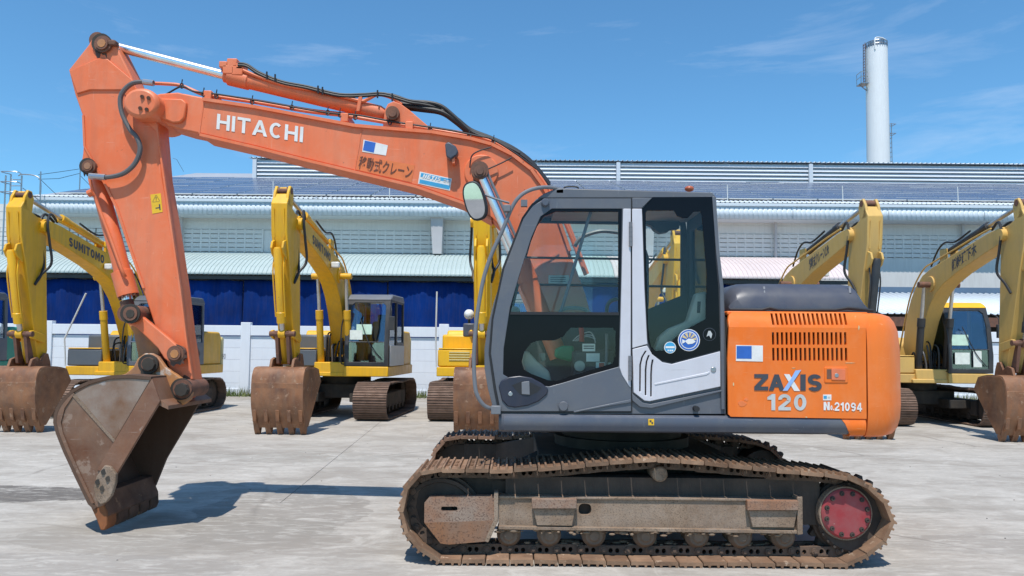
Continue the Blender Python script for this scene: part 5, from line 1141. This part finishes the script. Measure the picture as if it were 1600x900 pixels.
for px in (1201, 1330):
    c = P(px, 452, 5.5); MB().box(c.x - 0.012, c.x + 0.012, -1.115, -0.9, c.z - 0.06, hz1 + 0.006).build('bonnet_rib', hood_grey, hood, 0.01) if False else None
for px in (1194, 1328):
    MB().sheet([P(px - 2, 447, 5.58), P(px + 2, 447, 5.58), P(px + 3, 458, 5.535), P(px - 1, 458, 5.535)], [P(px - 2, 447, 5.58) + Vector((0, .05, -.02)), P(px + 2, 447, 5.58) + Vector((0, .05, -.02)), P(px + 3, 458, 5.535) + Vector((0, .05, -.02)), P(px - 1, 458, 5.535) + Vector((0, .05, -.02))], [4]).build('bonnet_rib', rail_grey, hood, 0.006)
mb = MB().tube([P(a, b, 5.48) for a, b in ((1140, 484), (1190, 484.5), (1202, 481.5), (1216, 484.5), (1240, 485), (1305, 484.5), (1325, 481.5), (1340, 483), (1364, 485.5))], 0.012, 6); mb.build('bonnet_seal', black_rubber, hood)
# counterweight
x_in = P(1356.3, 560, EN).x
plan = [(x_in, -1.225), (x_in + 0.10, -1.225), (x_in + 0.17, -1.205), (x_in + 0.225, -1.16)] + [(2.19 * math.cos(R(a)), -2.19 * math.sin(R(a))) for a in range(30, -31, -5)] + [(x_in + 0.225, 1.16), (x_in + 0.17, 1.205), (x_in + 0.10, 1.225), (x_in, 1.225)]
zt, zb_ = P(1370, 488.5, EN).z, P(1370, 684.5, EN).z
def cw_ring(z, ins):
    out = []
    for x, y in plan:
        k = 1 - ins / 2.0
        out.append((x_in + (x - x_in) * (1 - ins / 0.62) if x > x_in else x, y * (1 - ins * 0.35), z))
    return out
cwt = MB().rings([cw_ring(zb_, 0.16), cw_ring(zb_ + 0.015, 0.10), cw_ring(zb_ + 0.06, 0.045), cw_ring(zb_ + 0.13, 0.012), cw_ring(zb_ + 0.22, 0.0), cw_ring(zb_ + 0.226, 0.0), cw_ring(zt - 0.26, 0.0), cw_ring(zt - 0.13, 0.02), cw_ring(zt - 0.06, 0.06), cw_ring(zt - 0.02, 0.11), cw_ring(zt, 0.19)]).build('counterweight', body_orange, ex)
MB().box(x_in - 0.02, x_in - 0.002, -1.19, 1.19, zb_ + 0.05, zt - 0.04).build('gap_seal', grime, ex)
# tanks on the far side of the boom
tk = MB().box(-0.15, 0.62, 0.36, 1.2, 1.07, 1.72).build('fuel_tank', body_orange, ex, 0.03); MB().box(-1.05, -0.16, 0.40, 1.18, 1.07, 1.55).build('tool_box', hood_grey, ex, 0.03)
MB().box(-0.9, 0.6, -0.2, 0.34, 1.07, 1.25).build('valve_block', grime, ex, 0.02)
MB().box(P(1132, 500, 5.5).x, P(1137, 500, 5.5).x, -1.12, 1.0, 1.07, 1.78).build('firewall', grime, ex)

# ------------------------------------------------------------------ the other excavators, noses to the camera
yel = worn('yellow_paint', (0.82, 0.43, 0.008), 0.42, (0.64, 0.33, 0.02), 0.6, 1.5, (0.14, 0.07, 0.03), 0.68, 9, 0.26, scratch=(0.5, 0.28, 0.08))
yel2 = worn('bright_yellow_paint', (0.86, 0.48, 0.010), 0.42, (0.72, 0.38, 0.015), 0.6, 1.5, (0.2, 0.1, 0.03), 0.74, 9, 0.15)
tan = worn('tan_yellow_paint', (0.68, 0.42, 0.11), 0.5, (0.58, 0.37, 0.13), 0.7, 1.2, (0.16, 0.09, 0.04), 0.70, 9, 0.15)
green = worn('green_paint', (0.03, 0.30, 0.20), 0.45, None, 0.5, 1.2, (0.2, 0.15, 0.1), 0.75, 9, 0.1)
cream = worn('cream_paint', (0.66, 0.55, 0.24), 0.5, None, 0.4, 1.5)
pgrey = worn('box_grey', (0.10, 0.11, 0.125), 0.45, None, 0.4, 2)
bshoe = worn('dark_shoe', (0.22, 0.135, 0.095), 0.75, (0.13, 0.08, 0.055), 0.8, 6, (0.35, 0.26, 0.19), 0.68, 14, 0.2, b=0.3, jitter=0.4)
brust = worn('bg_bucket_rust', (0.29, 0.125, 0.055), 0.62, (0.13, 0.055, 0.03), 1.0, 2.8, (0.33, 0.20, 0.125), 0.60, 6, 0.5, metal=0.1, b=0.3, scratch=(0.42, 0.30, 0.22), dust=(0.36, 0.20, 0.11))
rods = plain('rod_steel', (0.62, 0.60, 0.57), 0.3, 0.75)
_far = {}
def machine(loc, yaw, pal, label, text=None, text_side=1, w=0.64, papers=(), cwt_text=None, pole=False, lamp=True, size=1.0):
    t = empty('excavator', loc, R(90.0 + yaw)); t.scale = (size,) * 3; tag(t, label, 'excavator', 'excavators parked in a row by the white wall')
    B, S, X = pal['boom'], pal['body'], pal['box']
    def fl(pts): return [(-u, z) for u, z in pts]
    def prism(name, pts, y0, y1, mat, par=t, bev=0.01, holes=()): return MB().prism(fl(pts), y0, y1, [fl(h) for h in holes]).build(name, mat, par, bev)
    def bx(name, u0, u1, y0, y1, z0, z1, mat, par=t, bev=0.015): return MB().box(-u1, -u0, y0, y1, z0, z1).build(name, mat, par, bev)
    # tracks
    key = ('shoe', w)
    if key not in _far: _far[key] = shoe_mesh(0.172, w, bshoe)
    if 'link' not in _far: _far['link'] = link_mesh_data(0.172, grime)
    half = [(-1.40, 0.0), (1.38, 0.0), (1.60, 0.06), (1.74, 0.20), (1.80, 0.40), (1.74, 0.60), (1.62, 0.73), (1.42, 0.81), (0.8, 0.83), (0, 0.80), (-0.7, 0.82), (-1.42, 0.82), (-1.64, 0.73), (-1.77, 0.58), (-1.80, 0.42), (-1.76, 0.22), (-1.62, 0.06)]
    path = [Vector(p) for p in half][::-1]
    for s in (-1, 1):
        yc = s * 0.98
        tr = MB().box(-1.25, 1.25, yc - 0.16, yc + 0.16, 0.22, 0.55).build('track', frame_dark, t, 0.02)
        for cx, r, nm in ((-1.4, 0.30, 'idler_wheel'), (1.4, 0.31, 'sprocket')):
            MB().lathe((cx, yc - 0.10, 0.41), (0, 1, 0), [(0, 0.001), (0, r * 0.6), (0.03, r), (0.17, r), (0.20, r * 0.6), (0.20, 0.001)], 24).build(nm, frame_dark, tr)
        for k in range(6):
            MB().lathe((-0.95 + k * 0.38, yc - 0.17, 0.2), (0, 1, 0), [(0, 0.001), (0, 0.08), (0.34, 0.08), (0.34, 0.001)], 14).build('track_roller', frame_dark, tr)
        lay_track(tr, path, yc, 0.172, _far[key], _far['link'])
    MB().box(-0.6, 0.6, -0.72, 0.72, 0.42, 0.74).box(-1.05, 1.05, -0.85, -0.35, 0.36, 0.56).box(-1.05, 1.05, 0.35, 0.85, 0.36, 0.56).build('car_body', grime, t, 0.02)
    MB().lathe((0, 0, 0.72), (0, 0, 1), [(0, 0.56), (0.24, 0.56), (0.24, 0.1)], 28).build('swing_ring', grime, t)
    # deck and bodies
    bx('deck', -2.0, 1.18, -0.5, 0.5, 0.93, 1.02, S)
    bx('cab_deck', -1.6, 1.22, -1.245, -0.26, 0.93, 1.15, S)
    bx('step_deck', -1.6, 1.10, 0.36, 1.22, 0.93, 1.13, S)
    bx('tool_box', 0.35, 1.08, 0.40, 1.20, 1.14, 1.52, X, bev=0.03); bx('box_trim', 0.36, 1.09, 0.42, 1.18, 1.523, 1.55, S)
    bx('fuel_tank', -0.45, 0.34, 0.40, 1.20, 1.14, 1.86, X, bev=0.05)
    prism('engine_cover', [(-0.46, 1.14), (-0.46, 1.80), (-0.62, 1.98), (-1.45, 1.98), (-1.55, 1.85), (-1.55, 1.14)], -1.2, 1.2, pal['hood'], bev=0.04)
    hr = random.Random(int(abs(loc[0]) * 100))
    for k in range(9):                                               # hoses crowding round the boom foot
        y0 = -0.24 + k * 0.06; z_ = hr.uniform(1.55, 1.85); u0 = hr.uniform(0.72, 0.95)
        MB().tube(smooth([(-u0, y0, 1.03), (-u0 - 0.06, y0 + hr.uniform(-.03, .03), 1.3), (-u0 - 0.02, y0 + hr.uniform(-.05, .05), z_), (-u0 + 0.25, y0 * 0.8, z_ + 0.02), (-u0 + 0.42, y0 * 0.8, z_ - 0.25)], 5), 0.018, 7).build('hydraulic_hose', black_rubber if k % 3 else hose_grey, t)
    bx('valve_block', -0.3, 0.55, -0.2, 0.34, 1.02, 1.35, grime)
    pl = [(1.55, -1.22)] + [(2.19 * math.cos(R(a)), 2.19 * math.sin(R(a))) for a in range(-31, 32, 6)] + [(1.55, 1.22)]
    cw = MB().prism_z(pl, 0.92, 1.86).build('counterweight', pal['cwt'], t, 0.07, 3)
    if cwt_text: block_letters(cwt_text, dark_print, (1.58, -1.226, 1.28), (1.78, -1.226, 1.28), (1.58, -1.226, 1.42), cw, 0.2)
    # cab
    CM = pal['cab']
    if 'lower' in pal: MB().box(-1.10, 0.44, -1.262, -1.246, 1.16, 1.62).build('side_panel', pal['lower'], t, 0.006)
    prof = [(1.20, 1.16), (1.22, 1.55), (1.14, 2.20), (1.00, 2.62), (0.88, 2.72), (-0.36, 2.74), (-0.44, 2.62), (-0.48, 1.16)]
    h1 = [(1.10, 1.30), (1.12, 1.6), (1.04, 2.20), (0.92, 2.58), (0.42, 2.60), (0.42, 1.30)]; h2 = [(0.30, 1.7), (0.30, 2.60), (-0.34, 2.60), (-0.38, 1.7)]
    cab_ = MB().prism(fl(prof), -1.245, -1.205, [fl(h1), fl(h2)]).prism(fl(prof), -0.30, -0.26, [fl(h1), fl(h2)]) if False else None
    cb_ = MB().prism(fl(prof), -1.245, -1.205, [fl(h1), fl(h2)]).build('cab', pal.get('side', CM), t, 0.01)
    MB().prism(fl(prof), -0.305, -0.265, [fl(h1), fl(h2)]).build('right_wall', CM, cb_, 0.01)
    fx = lambda z: -1.20 - 0.02 * min(1, (z - 1.16) / 0.39) + (max(0, z - 1.55) * 0.125 if z < 2.2 else 0.081 + (z - 2.2) * 0.333)
    o4 = [(-1.245, 1.16), (-1.245, 1.55), (-1.245, 2.2), (-1.235, 2.64), (-0.275, 2.64), (-0.265, 2.2), (-0.265, 1.55), (-0.265, 1.16)]
    i_up = [(-1.15, 1.70), (-1.15, 2.2), (-1.14, 2.50), (-1.06, 2.57), (-0.45, 2.57), (-0.37, 2.50), (-0.355, 2.2), (-0.355, 1.70)]
    i_lo = [(-1.15, 1.25), (-1.15, 1.68), (-0.355, 1.68), (-0.355, 1.25)]
    allp = o4 + i_up + i_lo; mb = MB(); mb.flat = [Vector((a, b, 0)) for a, b in allp]
    mb.sheet([(fx(z) - 0.012, y, z) for y, z in allp], [(fx(z) + 0.04, y, z) for y, z in allp], [len(o4), len(i_up), len(i_lo)]).build('front_frame', CM, cb_, 0.008)
    for pts in (i_up, i_lo):
        mb = MB(); mb.sheet([(fx(z) + 0.012, y, z) for y, z in pts], [(fx(z) + 0.018, y, z) for y, z in pts], [len(pts)]).build('window_pane', bg_glass, cb_)
    for hh, yy in ((h1, -1.222), (h2, -1.222), (h1, -0.285), (h2, -0.285)): MB().prism(fl(hh), yy, yy + 0.005).build('window_pane', bg_glass, cb_)
    prism('roof', [(1.03, 2.63), (0.92, 2.71), (0.8, 2.765), (-0.34, 2.785), (-0.46, 2.68), (-0.46, 2.63)], -1.25, -0.26, pal.get('roof', CM), cb_, 0.03)
    MB().box(0.43, 0.47, -1.2, -0.31, 1.16, 1.75).box(0.43, 0.47, -1.2, -1.1, 1.75, 2.65).box(0.43, 0.47, -0.42, -0.31, 1.75, 2.65).build('rear_wall', CM, cb_, 0.006)
    MB().box(-1.1, 0.42, -1.19, -0.32, 1.155, 1.2).build('floor', seat_dark, cb_)
    MB().prism(fl([(0.35, 1.2), (0.35, 1.6), (0.02, 1.65), (-0.15, 2.2), (-0.28, 2.2), (-0.2, 1.2)]), -0.98, -0.54).build('seat', seat_dark, cb_, 0.06, 3)
    MB().box(0.14, 0.24, -0.86, -0.66, 2.15, 2.36).build('headrest', seat_dark, cb_, 0.05, 3)
    for y in (-1.08, -0.46): MB().box(-0.55, 0.1, y - 0.07, y + 0.07, 1.2, 1.72).cyl((-0.45, y, 1.7), (-0.5, y, 1.95), 0.02, 8).build('console', interior, cb_, 0.03)
    MB().tube([(-1.1, -0.9, 1.2), (-0.95, -0.9, 1.75)], 0.02, 8).tube([(-1.1, -0.65, 1.2), (-0.95, -0.65, 1.75)], 0.02, 8).build('travel_levers', black_paint, cb_)
    MB().tube(smooth([(fx(1.3) - 0.03, -1.1, 1.3), (fx(1.6) - 0.04, -0.85, 1.6), (fx(2.2) - 0.04, -0.6, 2.2)], 4), 0.010, 6).build('wiper', black_paint, cb_)
    for (y0, z0, y1, z1, m_) in papers: MB().box(fx((z0 + z1) / 2) - 0.02, fx((z0 + z1) / 2) - 0.016, y0, y1, z0, z1).build('notice', m_, cb_)
    MB().tube(smooth([(-1.12, -1.26, 2.5), (-1.3, -1.32, 2.4), (-1.32, -1.32, 2.2)], 4), 0.012, 6).box(-1.36, -1.30, -1.40, -1.27, 1.95, 2.25).build('mirror', black_paint, t, 0.02)
    MB().tube(smooth([(-1.17, -0.24, 1.2), (-1.32, -0.22, 1.3), (-1.30, -0.22, 2.0), (-1.1, -0.24, 2.3)], 5), 0.014, 8).build('hand_rail', black_paint, t)
    if pal['cyl'] is black_paint: MB().tube(smooth([(-1.06, 1.15, 1.16), (-1.12, 1.17, 1.5), (-0.95, 1.15, 1.85), (-0.45, 1.15, 1.95)], 5), 0.016, 8).build('step_rail', black_paint if pal['cyl'] is black_paint else S, t)
    if pole:
        MB().tube([(-1.1, 1.22, 1.14), (-1.14, 1.24, 1.75), (-1.2, 1.24 - pole, 2.78)], 0.018, 8).build('mirror_pole', white_p, t)
    # boom
    hw = 0.17
    top = smooth([(0.05, 1.75), (0.2, 2.3), (0.55, 2.95), (1.0, 3.33), (1.4, 3.49)], 3) if False else [(0.05, 1.75), (0.12, 2.1), (0.26, 2.48), (0.46, 2.84), (0.72, 3.14), (1.02, 3.36), (1.38, 3.48), (2.3, 3.68), (3.5, 3.93), (3.95, 3.99), (4.08, 3.92)]
    bot = [(4.06, 3.78), (3.9, 3.68), (3.5, 3.58), (2.4, 3.28), (1.9, 3.10), (1.58, 2.92), (1.3, 2.66), (1.06, 2.32), (0.85, 1.92), (0.70, 1.62), (0.5, 1.42), (0.22, 1.42)]
    bm_ = prism('boom', top + bot, -hw, hw, B, bev=0.012)
    prism('pin_boss', [(1.38 + 0.17 * math.cos(k * math.pi / 10), 3.14 + 0.17 * math.sin(k * math.pi / 10)) for k in range(20)], -hw - 0.03, hw + 0.03, B, bm_, 0.01)
    MB().cyl((-1.38, -0.44, 3.12), (-1.38, 0.44, 3.12), 0.065, 18).build('cylinder_pin', pal.get('pin', B), bm_)
    MB().cyl((-4.0, -0.24, 3.83), (-4.0, 0.24, 3.83), 0.11, 20).build('arm_pin', B, bm_)
    MB().box(-1.95, -1.70, -0.14, -0.08, 3.5, 3.86).box(-1.95, -1.70, 0.08, 0.14, 3.5, 3.86).build('cylinder_bracket', B, bm_, 0.02)
    for yy in (-0.05, 0.05):
        MB().tube(smooth([(0.2, yy * 3, 1.6), (-0.10, yy * 3, 2.3), (-0.45, yy * 3, 2.98), (-1.0, yy * 3, 3.48), (-1.5, yy * 3, 3.62), (-2.3, yy * 3, 3.78), (-3.0, yy * 3, 3.92), (-3.6, yy * 3, 4.02)], 4), 0.018, 7).build('oil_pipe', B, bm_)
    for yy, sg in ((-0.12, 1), (-0.05, 1.15), (0.1, 1.05)):
        MB().tube(smooth([(-3.55, yy, 4.0), (-3.85, yy * 1.6, 4.1 * 1.0), (-4.02, yy * 2.1, 3.9), (-3.98, yy * 2.3, 3.55), (-3.92, yy * 2.4 * sg, 3.15), (-4.05, math.copysign(0.19, yy), 2.92), (-4.17, math.copysign(0.155, yy), 2.72)], 6), 0.024, 8).build('boom_hose', black_rubber, bm_)
    for yy in (-0.06, 0.06):
        MB().tube(smooth([(-1.2, yy, 3.55), (-1.6, yy * 2, 3.85), (-1.95, yy * 2.4, 3.98), (-2.3, yy * 2, 3.95), (-2.8, yy * 1.5, 4.1)], 5), 0.02, 8).build('cylinder_hose', black_rubber, bm_)
    if lamp: MB().box(-2.08, -1.98, -0.36, -0.19, 3.24, 3.36).build('work_lamp', lamp_white, bm_, 0.02)
    if text:
        y_ = text_side * (hw + 0.004)
        if text_side < 0: block_letters(text, dark_print, (-3.25, y_, 3.58), (-2.05, y_, 3.35), (-3.25, y_, 3.76), bm_, 0.24, 0.16)
        else: lettering(text, dark_print, (-2.25, y_, 3.32), (-3.15, y_, 3.57), (-2.25, y_, 3.58), bm_, 0.025)
    C_ = pal['cyl']
    def cyl_(name, a, g, b, y, rr, rb, par):
        A, G, Bv = (Vector((-p[0], y, p[1])) for p in (a, g, b)); ax = (Bv - A).normalized(); ln = (Bv - G).length
        c = MB().lathe(G, ax, [(-0.03, rr), (-0.03, rb * 1.12), (0.16, rb * 1.14), (0.17, rb), (ln - 0.04, rb), (ln, rb * 0.7), (ln, 0.001)], 20).build(name, C_, par)
        MB().cyl(A, G + ax * 0.1, rr, 16).build('chrome_rod', rods, c)
        MB().cyl(A - Vector((0, 0.06, 0)), A + Vector((0, 0.06, 0)), rr * 1.8, 16).build('rod_eye', pal.get('pin', B), c)
    for y in (-0.31, 0.31): cyl_('boom_cylinder', (1.38, 3.12), (1.22, 2.35), (1.02, 1.16), y, 0.038, 0.075, t)
    MB().box(-1.16, -0.86, -0.42, 0.42, 1.0, 1.24).build('cylinder_foot', S, t, 0.02)
    cyl_('arm_cylinder', (4.36, 4.36), (3.25, 4.12), (1.83, 3.78), 0.0, 0.042, 0.072, t)
    # arm, linkage, bucket
    aw = 0.145
    armp = [(4.47, 4.30), (4.42, 4.12), (4.30, 4.06), (4.16, 4.0), (4.02, 3.98), (3.90, 3.86), (3.88, 3.6), (3.72, 1.50), (3.76, 1.27), (3.92, 1.24), (4.00, 1.42), (4.42, 3.1), (4.56, 3.6), (4.60, 4.10)]
    am = prism('arm', armp, -aw, aw, B, bev=0.012)
    for s in (-1, 1):
        prism('yoke', [(4.30, 4.06), (4.26, 4.30), (4.32, 4.44), (4.42, 4.45), (4.50, 4.32), (4.56, 4.08)], s * 0.12 - 0.025, s * 0.12 + 0.025, B, am, 0.012)
        prism('cylinder_lug', [(4.40, 3.5), (4.62, 3.42), (4.66, 3.30), (4.60, 3.2), (4.44, 3.1)], s * 0.10 - 0.02, s * 0.10 + 0.02, B, am, 0.01)
        prism('front_rib', [(4.50, 3.5), (4.53, 3.5), (4.58, 4.0), (4.60, 4.0), (4.62, 4.02), (4.55, 3.5)], s * 0.09 - 0.012, s * 0.09 + 0.012, B, am, 0)
    MB().cyl((-4.38, -0.15, 4.36), (-4.38, 0.15, 4.36), 0.06, 18).build('pin', pin_rust, am); MB().cyl((-3.86, -0.22, 1.35), (-3.86, 0.22, 1.35), 0.06, 16).build('pin', pin_rust, am); MB().cyl((-3.92, -0.2, 1.72), (-3.92, 0.2, 1.72), 0.05, 16).build('pin', pin_rust, am)
    cyl_('bucket_cylinder', (4.27, 1.80), (4.34, 2.02), (4.60, 3.32), 0.0, 0.045, 0.072, t)
    for s in (-1, 1):
        MB().tube(smooth([(-4.52, s * 0.09, 3.15), (-4.555, s * 0.095, 2.9), (-4.48, s * 0.09, 2.5), (-4.385, s * 0.085, 2.1)], 5), 0.014, 7).build('oil_pipe', C_, am)
        prism('guide_link', [(4.30, 1.86), (4.22, 1.87), (3.90, 1.80), (3.86, 1.70), (3.92, 1.64), (4.28, 1.73)], s * 0.19 - 0.022, s * 0.19 + 0.022, ear_rust if pal.get('rusty') else B, t, 0.01)
        prism('bucket_link', [(4.32, 1.84), (4.24, 1.86), (4.06, 1.34), (4.10, 1.24), (4.20, 1.26)], s * 0.10 - 0.03, s * 0.10 + 0.03, pin_rust, t, 0.01)
    MB().cyl((-4.27, -0.23, 1.80), (-4.27, 0.23, 1.80), 0.05, 16).build('link_pin', pin_rust, t)
    KWH = 0.47
    sidep = [(4.30, 1.19), (4.41, 1.11), (4.455, 0.98), (4.465, 0.78), (4.45, 0.55), (4.38, 0.34), (4.28, 0.13), (4.14, 0.13), (3.46, 0.92), (3.60, 1.14), (3.9, 1.18)]
    bk = prism('bucket', sidep, -KWH, -KWH + 0.03, brust, bev=0.006); prism('side_plate', sidep, KWH - 0.03, KWH, brust, bk, 0.006)
    sp = smooth([(-u, 0, z) for u, z in [(3.60, 1.14), (3.9, 1.19), (4.30, 1.19), (4.41, 1.11), (4.455, 0.98), (4.465, 0.78), (4.45, 0.55), (4.38, 0.34), (4.28, 0.13)]], 3)
    mb = MB(); rr = []; cen = Vector((-4.0, 0, 0.7))
    for i, p in enumerate(sp):
        tt = (sp[min(i + 1, len(sp) - 1)] - sp[max(i - 1, 0)]).normalized(); n = Vector((-tt.z, 0, tt.x)); n = -n if n.dot(cen - p) > 0 else n
        o, q = p + n * 0.012, p - n * 0.014
        rr.append([Vector((o.x, -KWH + 0.004, o.z)), Vector((o.x, KWH - 0.004, o.z)), Vector((q.x, KWH - 0.004, q.z)), Vector((q.x, -KWH + 0.004, q.z))])
    mb.rings(rr).build('shell', brust, bk)
    for z0, z1, uo in ((0.83, 0.93, 4.465), (0.50, 0.545, 4.425)): MB().box(-uo - 0.012, -uo + 0.03, -KWH + 0.01, KWH - 0.01, z0, z1).build('wear_strip', brust, bk, 0.006)
    for k in range(5):
        y = -KWH + 0.01 + k * (2 * KWH - 0.11) / 4
        MB().prism(fl([(4.33, 0.30), (4.37, 0.30), (4.30, 0.10), (4.24, 0.0), (4.20, 0.0), (4.16, 0.12), (4.26, 0.16)]), y, y + 0.10).build('tooth', brust, bk, 0.008)
        MB().prism(fl([(4.425, 0.46), (4.44, 0.45), (4.40, 0.24), (4.34, 0.20), (4.30, 0.22)]), y + 0.015, y + 0.085).build('adapter', brust, bk, 0.012)
    for s in (-1, 1): prism('ear', [(4.34, 1.10), (4.24, 1.34), (4.10, 1.38), (3.98, 1.30), (3.90, 1.45), (3.80, 1.44), (3.74, 1.30), (3.70, 1.15)], s * 0.20 - 0.025, s * 0.20 + 0.025, brust, bk, 0.01)
    return t
PY = dict(boom=yel, body=yel, box=pgrey, hood=pgrey, cwt=cream, cab=cab_grey, cyl=yel)
machine((-8.50, 17.3, 0), -2.6, dict(PY, hood=yel), 'yellow excavator left of the orange arm, lettered boom, cream counterweight at the rear', 'SUMITOMO', -1, pole=0.5, cwt_text='SH120', w=0.6, size=0.96)
machine((-3.82, 17.4, 0), -3.2, dict(PY, lower=white_p, cwt=cream, hood=yel, roof=rail_grey, cab=black_paint), 'yellow excavator with white cab side and two papers in its windscreen, fully in view', 'SUMITOMO', -1, w=0.72, size=0.985, papers=((-0.86, 1.86, -0.52, 2.08, paper_green), (-0.66, 1.74, -0.38, 1.95, paper)))
PC = dict(boom=yel2, body=yel2, box=yel2, hood=yel2, cwt=yel2, cab=cab_grey, cyl=yel2)
mc_ = machine((-0.38, 17.4, 0), -2, PC, 'bright yellow excavator half hidden behind the front pillar of the grey cab', pole=0.02, w=0.68, lamp=False)
MB().box(-1.0, -0.75, 0.40, 0.66, 1.80, 2.10).build('lamp_base', hood_grey, mc_, 0.03); MB().cyl((-0.88, 0.54, 2.1), (-0.88, 0.54, 2.2), 0.03, 8).build('lamp_neck', black_paint, mc_); MB().ball((-0.88, 0.54, 2.30), 0.115, 16).build('lamp_ball', lamp_white, mc_)
for k in range(4): MB().box(-1.096, -1.08, 0.5, 0.95, 1.28 + k * 0.055, 1.305 + k * 0.055).build('vent_slot', cream, mc_, 0.004)
PT = dict(boom=tan, body=tan, box=tan, hood=tan, cwt=tan, cab=black_paint, cyl=black_paint, roof=yel2, pin=pin_rust)
machine((2.86, 17.4, 0), 3, dict(PC, boom=yel), 'yellow excavator seen only through the rear window of the grey cab', size=0.85)
machine((6.10, 17.3, 0), 3, PT, 'tan yellow excavator whose boom rises behind the orange engine bay', '移動式クレーン2.9t', 1, size=0.955)
machine((9.10, 17.1, 0), -2.2, PT, 'tan yellow excavator with black cylinders at the right edge, notices in its cab windows', '㈱設建下木', 1, w=0.56, size=0.955, papers=((-0.72, 1.78, -0.36, 2.02, paper_green), (-0.98, 1.30, -0.80, 1.66, paper), (-0.72, 1.36, -0.40, 1.62, paper)), lamp=False)
machine((-13.42, 17.6, 0), -3, dict(PC, boom=green, body=green, box=green, hood=green, cwt=green, cyl=green), 'green excavator at the far left, mostly cut off by the edge of the photo', lamp=False)
